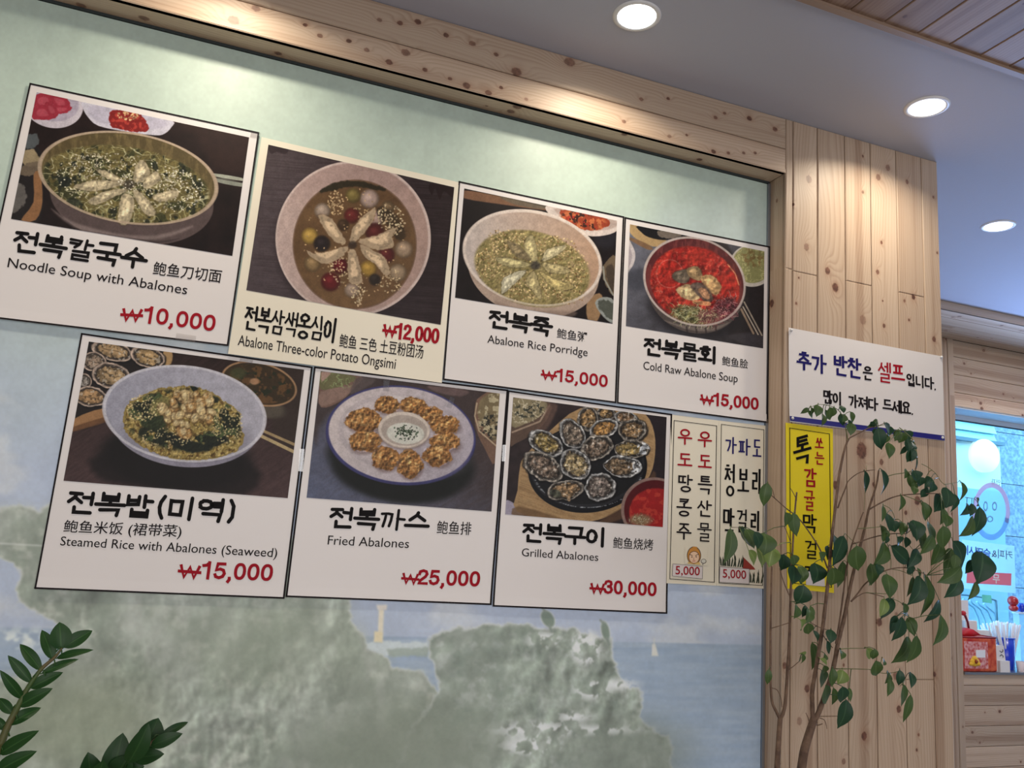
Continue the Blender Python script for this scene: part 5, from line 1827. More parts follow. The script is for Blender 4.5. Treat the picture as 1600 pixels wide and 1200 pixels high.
s = Sheet('self_service_sign', [(65, 65), (1377, 311), (1392, 1030), (72, 868)], (1220, 500), 5.4536, -.0035, M_PAPER,
          'white side dish sign with navy bottom stripe, above the yellow banner', 'sign', curl=.002)
s.strip('blue_stripe', [(72, 818), (1390, 985), (1392, 1029), (73, 860)], mat('blue_stripe', (36, 34, 120), rough=.35), off=.0008, n=16)
s.hangul('lettering', '추가', (130, 428), (388, 470), 172, M_NAVY, 20, 'flat')
s.hangul('lettering', '반찬', (443, 470), (690, 512), 180, M_NAVY, 20, 'flat')
s.hangul('lettering', '은', (697, 510), (780, 520), 122, M_BLACK, 15, 'flat')
s.hangul('lettering', '셀프', (820, 528), (1058, 560), 178, M_RED, 18, 'flat')
s.hangul('lettering', '입니다.', (1065, 560), (1336, 605), 112, M_BLACK, 14, 'flat')
s.hangul('lettering', '많이', (357, 712), (524, 736), 122, M_BLACK, 15, 'flat')
s.hangul('lettering', '가져다', (570, 744), (828, 782), 118, M_BLACK, 15, 'flat')
s.hangul('lettering', '드세요.', (862, 782), (1142, 815), 116, M_BLACK, 15, 'flat')
M_PIN = mat('clear_pin', (214, 216, 220), rough=.25)
for x, y in ((85, 88), (1362, 318), (95, 838), (1372, 1003)):
    p = s.pt(x, y, 0)
    b = MB()
    b.lathe([(0, 0), (.004, 0), (.005, .002), (.003, .005), (0, .006)], (0, 0, 0), 10)
    V = [(p[0] + v[0], p[1] - v[2], p[2] + v[1]) for v in b.v]
    mk('pin', V, b.f, M_PIN, s.root, smooth=True, loc=tuple(p))


# ------------------------------------------------------------------ recessed lamps
M_LAMP = mat('lamp_diffuser', (255, 255, 255), rough=.5, emit=(1, .97, .92), es=6.0)
lab = ['recessed ceiling lamp nearest the top edge, above the wooden beam', 'recessed ceiling lamp in front of the wooden column top', 'recessed ceiling lamp beyond the wooden column, in the bluish part of the ceiling']
for (lx, ly), lb in zip(LAMPS, lab):
    t = tag(empty('ceiling_lamp', (lx, ly, CEIL)), lb, 'lamp')
    b = MB()
    b.lathe([(.049, -.0012), (.052, -.004), (.058, -.004), (.063, -.0012), (.063, 0)], (lx, ly, CEIL), 40)
    b.build('rim', M_WHITE, t, True, loc=(lx, ly, CEIL))
    b = MB()
    b.lathe([(0, -.003), (.049, -.003), (.050, -.001), (.050, .0)], (lx, ly, CEIL), 40)
    b.build('diffuser', M_LAMP, t, True, loc=(lx, ly, CEIL))

# ------------------------------------------------------------------ far wall with the window, beyond the column
FRX = 7.0
BY = 1.1002
BZ = 2.5374
WX0 = 3.945
WT, WB = 2.131, .664
wfar = tag(box('wall_far', (WX0 - .12, FAR_Y + .014, 0), (FRX, FAR_Y + .06, WB - .012), M_DARKGAP), kind='structure')
box('lintel_backing', (WX0 - .12, FAR_Y + .014, WT + .012), (FRX, FAR_Y + .06, CEIL), M_DARKGAP, wfar)
zz = WB - .012
tops = [(.664 - .012, .592), (.592, .4865), (.4865, .381), (.381, .275), (.275, .169), (.169, .062), (.062, 0)]
for i, (z1, z0) in enumerate(tops):
    for (xa, xb) in ((WX0, 5.4), (5.4, FRX)):
        plank('plank', (0, 2, 1), xa, xb, z0 + .001, z1 - .001, FAR_Y, FAR_Y + .014, M_GEN, wfar, uv_gen(rk.rand() * 2.4, rk.randint(8), z0))
zt = [WT, 2.222, 2.330, 2.436, BZ]
for z0, z1 in zip(zt[:-1], zt[1:]):
    plank('plank', (0, 2, 1), WX0, FRX, z0 + .001, z1 - .001, FAR_Y, FAR_Y + .014, M_GEN, wfar, uv_gen(rk.rand() * 2.4, rk.randint(8), z0))
plank('post_board', (2, 0, 1), 0, BZ, WX0 - .045, WX0 - .002, FAR_Y - .006, FAR_Y + .014, M_GEN, wfar, uv_gen(.2, 3, WX0 - .045))
plank('post_board', (2, 0, 1), 0, BZ, WX0 - .125, WX0 - .047, FAR_Y - .003, FAR_Y + .014, M_GEN, wfar, uv_gen(1.1, 6, WX0 - .125))
# bulkhead over the window: face board and soffit planks
bk = tag(box('trim_3', (COR_X, BY + .012, BZ + .012), (FRX, FAR_Y, CEIL), M_DARKGAP), kind='structure')
plank('face_board', (0, 2, 1), COR_X, FRX, BZ, CEIL, BY, BY + .012, M_GEN, bk, uv_gen(.5, 4, BZ))
yy = BY + .001
for k in range(4):
    plank('plank', (0, 1, 2), COR_X, FRX, yy, yy + .1025, BZ, BZ + .012, M_GEN, bk, uv_gen(rk.rand() * 2, rk.randint(8), yy))
    yy += .1037
# side wall behind the column closing the room
tag(box('wall_side', (COR_X - .06, .36, 0), (COR_X - .012, 1.60, CEIL), M_WALLP), kind='structure')
tag(box('wall_side.001', (COR_X - .06, 1.50, 0), (WX0 - .1, 1.60, CEIL), M_WALLP), kind='structure')

# window: white reveal and frame, pane
RY = 1.68
win = empty('window_1', (WX0, RY, WB))
tag(win, kind='structure')
M_REV = mat('window_white', (214, 222, 232), rough=.5)
box('head_reveal', (WX0, FAR_Y, WT), (FRX, RY + .05, WT + .012), M_REV, win)
box('side_reveal', (WX0 - .012, FAR_Y + .014, WB), (WX0, RY + .05, WT), M_REV, win)
box('window_frame', (WX0, RY, WT - .03), (FRX, RY + .04, WT), M_REV, win)
box('window_frame', (WX0 - .002, RY, WB), (WX0 + .012, RY + .04, WT - .03), M_REV, win)
box('gasket', (WX0, RY - .002, WT - .036), (FRX, RY + .01, WT - .030), M_GASKET, win)
box('window_pane', (WX0 + .012, RY + .015, WB), (FRX, RY + .021, WT - .03), glassmat('window_glass', (.80, .97, 1.0), .05), win)
sill = tag(box('trim_4', (WX0, FAR_Y - .012, WB - .012), (FRX, RY + .05, WB), M_STEEL), kind='structure')
SZ = WB


def U(px, py, y):
    return un(px, py, 1, y)


# ---- things on the window shelf
BY0 = 1.515
a = U(1504, 1048, BY0); b_ = U(1557, 997, BY0)
bx0, bx1, bz0, bz1 = a[0], b_[0] + .002, SZ, b_[2]
bag = tag(empty('lunch_bag', ((bx0 + bx1) / 2, BY0 + .05, SZ)), 'red lunch bag with a round yellow patch, at the left end of the window shelf', 'bag')
M_BAGR = mat('red_bag_cloth', (176, 38, 30), rough=.5, noise=(28, (214, 104, 64)), bump=.2)
M_BAGP = mat('bag_window', (190, 62, 56), rough=.3, coat=.4, noise=(60, (226, 176, 176)))
bm_v = []
mb = MB()
mb.box((bx0, BY0, SZ), (bx1, BY0 + .10, bz1))
o = mb.build('body', M_BAGR, bag, loc=((bx0 + bx1) / 2, BY0 + .05, SZ))
md = o.modifiers.new('b', 'BEVEL'); md.width = .012; md.segments = 3
w = bx1 - bx0; hgt = bz1 - SZ
box('clear_pocket', (bx0 + w * .06, BY0 - .002, SZ + hgt * .10), (bx0 + w * .72, BY0 + .002, SZ + hgt * .88), M_BAGP, bag)
box('white_label', (bx0 + w * .38, BY0 - .004, SZ + hgt * .42), (bx0 + w * .64, BY0, SZ + hgt * .64), M_WHITE, bag)
mb = MB(); mb.tube([(bx0 + .004, BY0 + .004, bz1), (bx1 - .004, BY0 + .004, bz1), (bx1 - .004, BY0 + .096, bz1), (bx0 + .004, BY0 + .096, bz1), (bx0 + .004, BY0 + .004, bz1)], .005, 6)
mb.build('piping', mat('dark_red_piping', (150, 26, 34), rough=.4), bag, True, loc=(bx0, BY0, bz1))
c = (bx0 + w * .33, BY0 - .003, SZ + hgt * .29)
mb = MB()
for dx, dz, r in ((0, 0, .030), (-.026, -.010, .013), (.026, -.010, .013), (0, .018, .018)):
    pr = [(r, 0), (r * .96, .004), (r * .5, .007), (0, .008)]
    n0 = len(mb.v)
    for rr_, zz_ in pr:
        for k in range(16):
            t = 2 * math.pi * k / 16
            mb.v.append((c[0] + dx + rr_ * 1.15 * math.cos(t), c[1] - zz_, c[2] + dz + rr_ * .8 * math.sin(t)))
    for i in range(3):
        for k in range(16):
            mb.f.append((n0 + i * 16 + k, n0 + i * 16 + (k + 1) % 16, n0 + (i + 1) * 16 + (k + 1) % 16, n0 + (i + 1) * 16 + k))
mb.build('yellow_patch', mat('yellow_patch', (236, 186, 50), rough=.5), bag, True, loc=c)
mb = MB()
mb.tube([(c[0], c[1] - .008, c[2] - .006), (c[0], c[1] - .011, c[2] + .004), (c[0], c[1] - .008, c[2] + .014)], [.006, .010, .005], 8)
mb.build('brown_button', mat('brown_patch', (150, 66, 26), rough=.5), bag, True, loc=c)
# red pouch with strap standing on the bag
pc = tag(empty('red_pouch', (bx0 + .07, BY0 + .05, bz1)), 'small red pouch with a looped strap, lying on top of the lunch bag', 'pouch')
M_RC = mat('scarlet_cloth', (196, 20, 34), rough=.5, bump=.1)
p0, p1, p2 = U(1504, 993, BY0 + .03), U(1530, 990, BY0 + .03), U(1513, 983, BY0 + .03)
V = []
for yv, k in ((BY0 + .02, 1.0), (BY0 + .05, 1.06), (BY0 + .08, 1.0)):
    for q in ((p0[0], bz1 + .003), ((p0[0] + p1[0]) / 2, bz1 + .002), (p1[0], bz1 + .012), (p2[0] + .03, p2[2] - .002), (p2[0] - .005, p2[2]), (p0[0], p0[2] + .012)):
        V.append((q[0], yv, bz1 + .003 + (q[1] - bz1) * k if k > 1 else q[1]))
F = []
for r in range(2):
    for k in range(6):
        F.append((r * 6 + k, r * 6 + (k + 1) % 6, (r + 1) * 6 + (k + 1) % 6, (r + 1) * 6 + k))
F += [tuple(range(6))[::-1], tuple(range(12, 18))]
mk('pouch_body', V, F, M_RC, pc, smooth=True, loc=(p0[0], BY0 + .05, bz1))
mb = MB(); mb.tube([U(1514, 984, BY0 + .05), U(1512, 972, BY0 + .05), U(1508, 962, BY0 + .05), U(1504, 956, BY0 + .05)], [.006, .006, .007, .007], 6)
mb.build('strap', mat('dark_red_strap', (120, 20, 34), rough=.5), pc, True, loc=tuple(p0))
mb = MB(); mb.lathe([(0, -.014), (.012, -.010), (.016, 0), (.012, .010), (0, .014)], tuple(U(1505, 958, BY0 + .05)), 10)
mb.build('bow', M_RC, pc, True, loc=tuple(p0))

# shelf boxes
def shelf_box(name, px0, px1, pyt, y, d, m, label, cat, zb=None, lean=0.0):
    a, b2 = U(px0, 1040, y), U(px1, pyt, y)
    z0 = SZ if zb is None else zb
    x0, x1, z1 = a[0], b2[0], b2[2]
    V = boxv((x0, y, z0), (x1, y + d, z1))
    V = [(v[0], v[1], v[2]) if v[2] == z0 else (v[0] + lean, v[1], v[2]) for v in V]
    o = mk(name, V, BOXF, m, loc=((x0 + x1) / 2, y + d / 2, z0))
    md = o.modifiers.new('b', 'BEVEL'); md.width = .003; md.segments = 2
    return tag(o, label, cat), (x0, x1, z0, z1)


M_CARD = mat('white_card', (226, 222, 220), rough=.5)
t = tag(empty('card_holder', (U(1565, 1043, 1.53)[0], 1.545, SZ)), 'white card holder with black scribble, between the red bag and the blue cup', 'card holder')
x0, x1 = U(1557.5, 1040, 1.53)[0], U(1573, 1040, 1.53)[0]
zt_ = U(1562, 1009, 1.53)[2]; zm = U(1565, 1032, 1.53)[2]
V = boxv((x0, 1.53, SZ), (x1, 1.575, zt_)); V[5] = (x1 - .016, 1.53, zt_); V[6] = (x1 - .016, 1.575, zt_)
mk('card_stack', V, BOXF, M_CARD, t, loc=((x0 + x1) / 2, 1.545, SZ))
box('front_tray', (x0 + .004, 1.512, SZ), (x1 + .002, 1.53, zm), M_CARD, t)
mb = MB()
cc = U(1565, 1021, 1.5285)
for sg in (-1, 1):
    mb.tube([(cc[0] - .014, cc[1], cc[2] + sg * .014), (cc[0], cc[1], cc[2] + sg * .006), (cc[0] + .012, cc[1], cc[2] + sg * .013), (cc[0] + .010, cc[1], cc[2] + sg * .022)], .0018, 5)
mb.build('scribble', M_BLACK, t, loc=tuple(cc))

# blue straw cup with straws
cx, cy = U(1571, 1040, 1.62)[0], 1.622
cupw = .046
ctop = U(1571, 997, 1.60)[2]
cup = tag(empty('straw_cup', (cx, cy, SZ)), 'tall blue plastic cup holding white straws on the window shelf', 'cup')
M_BLUE = mat('blue_plastic', (24, 60, 205), rough=.25, coat=.4)
mb = MB()
n0 = 0
prof = [(.046, 0), (.049, .002), (.056, ctop - SZ), (.053, ctop - SZ), (.046, .006), (0, .006)]
mb.lathe(prof, (cx, cy, SZ), 24)
mb.lathe([(0, 0), (.046, 0)], (cx, cy, SZ), 24)
mb.build('cup_body', M_BLUE, cup, True, loc=(cx, cy, SZ))
mb = MB(); mb.lathe([(.055, 0), (.058, .003), (.058, .007), (.054, .008)], (cx, cy, ctop - .004), 24)
mb.build('rim', mat('blue_rim', (60, 104, 226), rough=.25), cup, True, loc=(cx, cy, ctop))
M_STRAW = mat('white_straw', (232, 232, 240), rough=.3, trans=0.0)
proto = None
R = np.random.RandomState(4)
sl_len = .245
for i in range(36):
    t_ = (i % 12) / 11 * 2 - 1
    row = i // 12
    bx = cx + t_ * .026
    by_ = cy - .024 + row * .022
    if proto is None:
        mb = MB()
        mb.tube([(0, 0, 0), (0, 0, sl_len), (0.002, 0, sl_len + .001)], [.0056, .0056, .0034], 8)
        me_o = mb.build('straw', M_STRAW, None, True)
        proto = me_o
        o = me_o
    else:
        o = proto.copy()
        COL.objects.link(o)
    o.location = (bx, by_, SZ + .008 + R.uniform(0, .012))
    o.rotation_euler = (math.radians(R.uniform(-3, 3) + (4, 0, -5)[row]), math.radians(t_ * (24 if t_ < 0 else 13) + R.uniform(-2, 2)), 0)
    tag(o, 'white drinking straw standing in the blue cup on the window shelf', 'straw', 'straws in the blue cup')

# clear lidded tub at the right, with red ornament
tx = U(1592, 1040, 1.645)[0] + .093
tt = U(1590, 957, 1.60)[2]
tub = tag(empty('clear_tub', (tx, 1.64, SZ)), 'clear pale blue tub with a white lid, right of the blue cup', 'tub')
M_CLR = glassmat('tub_plastic', (.86, .96, 1.0), .10, .38, (.70, .88, 1.0))
mb = MB()
mb.box((tx - .085, 1.635, SZ), (tx + .10, 1.674, tt - .012))
o = mb.build('tub_body', M_CLR, tub, loc=(tx, 1.64, SZ))
mb = MB(); mb.box((tx - .093, 1.63, tt - .012), (tx + .107, 1.678, tt))
o = mb.build('lid', mat('pale_lid', (214, 232, 246), rough=.3), tub, loc=(tx, 1.64, tt))
md = o.modifiers.new('b', 'BEVEL'); md.width = .005; md.segments = 2
oc = U(1589, 951, 1.63)
ro = tag(empty('red_ornament', (oc[0], 1.652, tt)), 'red round ornament of two balls on the lid of the clear tub', 'ornament')
M_RB = mat('red_gloss', (178, 28, 34), rough=.3, coat=.5)
r1 = .026
mb = MB(); mb.lathe([(r1 * math.sin(t), -r1 * .8 * math.cos(t)) for t in np.linspace(0, math.pi, 12)], (oc[0], 1.652, tt + r1 * .8), 20)
mb.build('lower_ball', M_RB, ro, True, loc=(oc[0], 1.652, tt))
r2 = .030
mb = MB(); mb.lathe([(r2 * math.sin(t), -r2 * math.cos(t)) for t in np.linspace(0, math.pi, 12)], (oc[0] - .002, 1.652, tt + r1 * 1.45 + r2 * .8), 20)
mb.build('upper_ball', M_RB, ro, True, loc=(oc[0], 1.652, tt + .05))
mb = MB(); mb.lathe([(0, .0), (.02, .004), (.022, .03), (.012, .05), (0, .052)], (oc[0] + .066, 1.652, tt), 14)
o = mb.build('blue_bottle_cap', M_BLUE, None, True, loc=(oc[0] + .066, 1.652, tt))
tag(o, 'blue cap standing beside the red ornament on the clear tub', 'cap')
# white boxes at the back
shelf_box('paper_box', 1511, 1527, 970, 1.625, .03, M_CARD, 'white paper box behind the red lunch bag, the taller one', 'box')
shelf_box('paper_box', 1530, 1548, 985, 1.62, .035, M_CARD, 'low white paper box between red lunch bag and straws', 'box')
shelf_box('paper_sheet', 1499, 1513, 938, 1.655, .004, M_CARD, 'white paper sheet leaning at the left end of the window', 'paper')
cupx = U(1596, 1040, 1.53)[0]
mb = MB(); mb.lathe([(.018, 0), (.024, .055), (.022, .055), (.017, .003), (0, .003)], (cupx + .012, 1.545, SZ), 18); mb.lathe([(0, 0), (.018, 0)], (cupx + .012, 1.545, SZ), 18)
tag(mb.build('paper_cup', mat('pink_white_cup', (222, 206, 206), rough=.5), None, True, loc=(cupx + .012, 1.545, SZ)), 'small pale paper cup in front of the clear tub', 'cup')

# ---- stickers on the pane (seen from behind, so mirrored)
GY = RY + .0125


def flat(name, pts, m, parent, y):
    V = [tuple(U(px, py, y)) for px, py in pts]
    V2 = [(v[0], v[1] + .0006, v[2]) for v in V]
    n = len(V)
    F = [tuple(range(n))[::-1], tuple(range(n, 2 * n))] + [(i, (i + 1) % n, n + (i + 1) % n, n + i) for i in range(n)]
    return mk(name, V + V2, F, m, parent, loc=tuple(np.mean(V, 0)))


def wtext(name, body, st, en, h, m, parent, y, bold=.01):
    v, f = text_mesh(body, bold)
    lo, hi = v.min(0), v.max(0)
    st, en = np.array(st, float), np.array(en, float)
    V = []
    for a, b in v:
        q = st + (en - st) * ((a - lo[0]) / (hi[0] - lo[0])) + np.array([0, -h]) * ((b - lo[1]) / (hi[1] - lo[1]))
        V.append(tuple(U(q[0], q[1], y)))
    return mk(name, V, f, m, parent, loc=tuple(np.mean(V, 0)))


ban = flat('window_banner', [(1503, 843), (1585, 853), (1587, 927), (1502, 919)], glassmat('banner_film', (.8, .95, 1), .03, .55, (.78, .92, 1.0)), None, GY)
tag(ban, 'translucent white window banner with mirrored writing and a pink bar', 'banner')
M_BLT = mat('blue_window_print', (60, 90, 190), rough=.5)
M_GRT = mat('grey_window_print', (96, 118, 136), rough=.5)
flat('pink_bar', [(1511, 893), (1580.5, 896), (1580, 915), (1510, 911)], mat('pink_bar', (232, 128, 150), rough=.5), ban, GY - .001)
wtext('lettering', '커피&', (1582, 875), (1549, 871), 14, M_GRT, ban, GY - .001)
wtext('lettering', '슬러시', (1548, 873), (1511, 867), 15, M_BLT, ban, GY - .001, .02)
wtext('lettering', '무', (1562, 912), (1551, 911), 14, M_WHITE, ban, GY - .002, .02)
ce = (1549, 799)
el = lambda rx, ry, a0=0, a1=360, n=40: [(ce[0] + rx * math.cos(math.radians(t)), ce[1] + ry * math.sin(math.radians(t))) for t in np.linspace(a0, a1, n, endpoint=(a1 - a0) < 360)]
st = flat('window_sticker', el(29, 45), glassmat('sticker_film', (.75, .92, 1), .03, .42, (.62, .80, .96)), None, GY)
tag(st, 'large oval window sticker with a faint face, above the window banner', 'sticker')
flat('pink_arc', el(29, 45, 165, 385, 30) + el(23, 37, 165, 385, 30)[::-1], glassmat('pink_film', (1, .82, .86), .03, .5, (.95, .62, .68)), st, GY - .001)
flat('grey_arc', el(29, 45, 15, 150, 24) + el(22, 36, 15, 150, 24)[::-1], glassmat('grey_film', (.8, .9, 1), .03, .5, (.42, .58, .72)), st, GY - .001)
M_STB = mat('faint_blue_print', (120, 176, 214), rough=.5)
for i, (dx, dy, rx, ry) in enumerate(((-9, -8, 3.5, 8), (5, -8, 4, 7), (-2, 12, 5, 5))):
    a_ = [(ce[0] + dx + rx * math.cos(t), ce[1] + dy + ry * math.sin(t)) for t in np.linspace(0, 2 * math.pi, 18)]
    b_ = [(ce[0] + dx + rx * .6 * math.cos(t), ce[1] + dy + ry * .65 * math.sin(t)) for t in np.linspace(0, 2 * math.pi, 18)]
    flat('face_mark', a_ + b_[::-1], M_STB, st, GY - .0015)
wl = wtext('window_lettering', '안자', (1563, 759), (1549, 758), 10, M_GRT, None, GY)
tag(wl, 'small grey mirrored lettering on the window glass above the oval sticker', 'lettering')

# ---- street beyond
M_GRAN = mat('granite', (104, 120, 150), rough=.7, noise=(34, (150, 165, 190)))
OY = 3.6
gw = tag(box('granite_wall', (U(1566, 800, OY)[0] - .3, OY + .02, 0), (16, OY + .3, 5.5), M_DARKGAP, loc=(7, OY, 0)), 'grey granite wall across the street, seen through the window right side', 'wall', kind='thing')
gx = U(1566, 800, OY)[0] - .3
zz = [0, .62, U(1580, 918, OY)[2], U(1580, 838, OY)[2], U(1580, 757, OY)[2], U(1580, 678, OY)[2], 3.6, 4.2]
zz = sorted(zz)
for i in range(len(zz) - 1):
    xx = gx
    while xx < 11:
        xe = xx + 1.2
        box('granite_slab', (xx + .003, OY, zz[i] + .003), (xe - .003, OY + .02, zz[i + 1] - .003), M_GRAN, gw)
        xx = xe
OY2 = 3.3
lx0 = U(1480, 800, OY2)[0] - 2.5
lx1 = U(1566, 800, OY2)[0]
wz = U(1530, 693, OY2)[2]
sh = tag(box('shop_front', (lx0, OY2, 0), (lx1, OY2 + .1, wz), mat('pale_shop_panel', (226, 236, 236), rough=.6), loc=(lx0, OY2, 0)), 'pale shop front panel across the street, behind the window left side', 'shop front')
box('lower_panel', (lx0, OY2 - .02, 0), (lx1, OY2, U(1530, 765, OY2)[2]), mat('lower_blue_panel', (150, 186, 220), rough=.5), sh)
box('canopy_edge', (lx0, OY2 - .06, wz), (lx1, OY2 + .1, wz + .03), M_GRT, sh)
sd = tag(empty('siding_wall', (lx0, OY2 + .06, wz + .03)), 'pale blue horizontal siding above the shop front', 'wall')
z = wz + .03
M_SID = mat('siding', (176, 216, 224), rough=.6)
for k in range(26):
    V = [(lx0, OY2 + .02, z), (lx1, OY2 + .02, z), (lx1, OY2 + .05, z + .078), (lx0, OY2 + .05, z + .078), (lx0, OY2 + .1, z), (lx1, OY2 + .1, z), (lx1, OY2 + .1, z + .078), (lx0, OY2 + .1, z + .078)]
    mk('siding_board', V, [(0, 1, 2, 3), (0, 4, 5, 1), (3, 2, 6, 7)], M_SID, sd, loc=V[0])
    z += .082
gc = U(1541, 712, OY2 - .08)  # emissive disc standing in for a blurred bright spot
mb = MB()
rg_ = U(1561, 712, OY2 - .08)[0] - gc[0]
n0 = 0
for r_, yy_ in ((0, -.05), (.6, -.045), (.9, -.02), (1, 0), (1, .05), (0, .05)):
    for k in range(28):
        t = 2 * math.pi * k / 28
        mb.v.append((gc[0] + rg_ * r_ * math.cos(t), gc[1] + yy_, gc[2] + rg_ * r_ * .95 * math.sin(t)))
for i in range(5):
    for k in range(28):
        mb.f.append((i * 28 + k, i * 28 + (k + 1) % 28, (i + 1) * 28 + (k + 1) % 28, (i + 1) * 28 + k))
tag(mb.build('round_glow_disc', mat('glow_disc', (240, 250, 255), emit=(.85, .97, 1.0), es=.9), None, True, loc=tuple(gc)), 'glowing white round disc on the shop front across the street', 'lamp')
tag(box('street', (2, 1.8, -.06), (16, 9, -.02), M_GRAN, loc=(6, 4, -.04)), kind='structure')
# clothes rail with clear hangers outside the window
HY = 2.0
rail = tag(empty('hanger_rail', tuple(U(1500, 935, HY))), 'clothes rail outside the window with a small green tag', 'rail')
mb = MB(); mb.tube([U(1488, 928, HY), U(1512, 930, HY), U(1540, 934, HY), U(1556, 938, HY)], .006, 6)
_e = U(1556, 938, HY); mb.tube([_e, (_e[0], _e[1], _e[2] - .1), (_e[0], _e[1], -.02)], .008, 6)
_e = U(1488, 928, HY); mb.tube([_e, (_e[0], _e[1], _e[2] - .1), (_e[0], _e[1], -.02)], .008, 6)
mb.build('rail_tube', mat('rail_metal', (112, 140, 160), rough=.4), rail, True, loc=tuple(U(1500, 935, HY)))
flat('green_tag', [(1534, 929), (1549, 930), (1550, 943), (1535, 941)], mat('green_tag', (176, 236, 190), rough=.5), rail, HY - .02)
M_HG = mat('pale_hanger', (170, 206, 230), rough=.3)
for k, (x0_, hh) in enumerate(((1503, 0), (1513, 2), (1524, 4), (1535, 7))):
    mb = MB()
    p = [(x0_ + 2, 936 + hh), (x0_ + 6, 941 + hh), (x0_ + 18, 950 + hh), (x0_ + 25, 966 + hh), (x0_ + 30, 1000 + hh), (x0_ + 29, 1040)]
    mb.tube([U(a_, b_, HY + .03 * k + .01) for a_, b_ in p], .008, 6)
    o = mb.build('hanger', M_HG, None, True, loc=tuple(U(x0_, 940, HY)))
    tag(o, ['leftmost pale hanger on the rail, partly behind the white paper sheet', 'second pale hanger from the left on the rail outside', 'third pale hanger from the left on the rail outside', 'rightmost pale hanger on the rail, just behind the straws'][k], 'hanger', 'hangers on the rail outside the window')


# ------------------------------------------------------------------ plants
LM = [leafmat('leaf_shaded', (30, 60, 44), (48, 80, 56), (74, 106, 74)),  # dark tone: shade on the leaves underneath, put into their green
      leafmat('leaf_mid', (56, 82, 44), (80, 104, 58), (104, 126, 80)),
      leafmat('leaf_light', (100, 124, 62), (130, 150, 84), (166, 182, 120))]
M_BARK = mat('tree_bark', (88, 68, 56), rough=.8, noise=(40, (122, 98, 80)), bump=.6, bscale=70)
M_TWIG = mat('green_twig', (104, 112, 70), rough=.6)
M_POT = mat('glazed_pot', (196, 192, 186), rough=.35, coat=.4)
M_SOIL = mat('potting_soil', (54, 40, 30), rough=.95, bump=1, bscale=60)


def leaf(parent, base, tip, wid, m, fold=.5, droop=.12, face=None, sharp=1.0, rng=random, attach=None, bend=0.0):
    """one leaf: two halves folded on the midrib, curved along its length, with a short stalk"""
    B, T = np.asarray(base, float), np.asarray(tip, float)
    ax = T - B
    L = np.linalg.norm(ax)
    ax /= L
    if face is None:
        face = np.array([rng.uniform(-.5, .5), -1, rng.uniform(-.1, .6)])
    nrm = face - ax * (face @ ax)
    nrm /= np.linalg.norm(nrm)
    side = np.cross(ax, nrm)
    N = 10
    V, UVv, F = [], [], []
    for i in range(N + 1):
        t = i / N
        if sharp > .5:
            w = (1 - (1 - min(1, t / .42)) ** 2) ** .62 if t < .42 else (max(0.0, math.cos((t - .42) / .58 * math.pi / 2)) ** .95)
            if t > .78:
                w *= .45 + .55 * (1 - t) / .22
        else:
            w = math.sin(math.pi * t ** .85) ** .75
        w = max(w, 0.012) * wid / 2 * 1.12
        c = B + ax * L * t + nrm * (droop * L * math.sin(math.pi * t) - droop * .4 * L * t * t) + side * bend * L * math.sin(math.pi * t) 
        f = fold * (1 - .3 * t)
        for sgn in (-1, -.5, 0, .5, 1):
            lift = abs(sgn) * w * f
            und = .05 * w * math.sin(t * 9 + sgn * 2) * abs(sgn)
            V.append(c + side * sgn * w * math.cos(f * .6) + nrm * (lift + und))
            UVv.append((.5 + sgn * .5, t))
    for i in range(N):
        for k in range(4):
            a = i * 5 + k
            F.append((a, a + 1, a + 6, a + 5))
    mb = MB()
    st = attach if attach is not None else B - ax * .01
    n0 = len(V)
    mb.tube([np.asarray(st, float), (np.asarray(st) + B) / 2 + np.array([0, 0, .004]), B, B + ax * L * .12 - nrm * .0005], [.0011, .0009, .0009, .0004], 4)
    V += [np.array(v) for v in mb.v]
    F += [tuple(i + n0 for i in f) for f in mb.f]
    UVv += [(.5, .5)] * len(mb.v)
    return mk('leaf', V, F, m, parent, uvs=UVv, smooth=True, loc=tuple(B))


def smooth_path(pts, n=4):
    pts = [np.asarray(p, float) for p in pts]
    out = []
    for i in range(len(pts) - 1):
        p0, p1, p2, p3 = pts[max(i - 1, 0)], pts[i], pts[i + 1], pts[min(i + 2, len(pts) - 1)]
        for k in range(n):
            t = k / n
            out.append(.5 * ((2 * p1) + (-p0 + p2) * t + (2 * p0 - 5 * p1 + 4 * p2 - p3) * t * t + (-p0 + 3 * p1 - 3 * p2 + p3) * t ** 3))
    out.append(pts[-1])
    return out


TY = -.30
BR = []      # sampled branch points (px, py, 3d)


def cv(cr, pts):
    ox, oy, s = cr
    return [(ox + x / s, oy + y / s) for x, y in pts]


cA, cB, cC, cD = (1110, 720, 4.8), (1230, 620, 7.2727), (1300, 720, 6), (1420, 740, 6)
cE, cF, cG, cZ = (1190, 930, 5.456), (1330, 880, 6.667), (1340, 1020, 10), (0, 900, 4)


def branch(parent, name, pts, r0, r1, y0=TY, y1=None, m=None, seg=7):
    y1 = y0 if y1 is None else y1
    n = len(pts)
    P3 = [un(px, py, 1, y0 + (y1 - y0) * i / (n - 1)) for i, (px, py) in enumerate(pts)]
    sp = smooth_path(P3)
    k = len(sp)
    pitch = 2.0 / FPX      # metres per photo pixel out here
    rad = [(r0 + (r1 - r0) * i / (k - 1)) * pitch for i in range(k)]
    for i in range(0, k, 3):
        if r0 > 2.5 and k > 20:
            rad[i] *= 1.08
    mb = MB()
    mb.tube(sp, rad, seg)
    for q in sp:
        x, y = proj(q[None])
        BR.append((float(x[0]), float(y[0]), q))
    return mb.build(name, m or M_BARK, parent, True, loc=tuple(sp[0]))


tree = tag(empty('potted_tree', (1.62, TY, 0)), 'slender tree with drooping glossy green leaves, in front of the wooden column', 'plant')
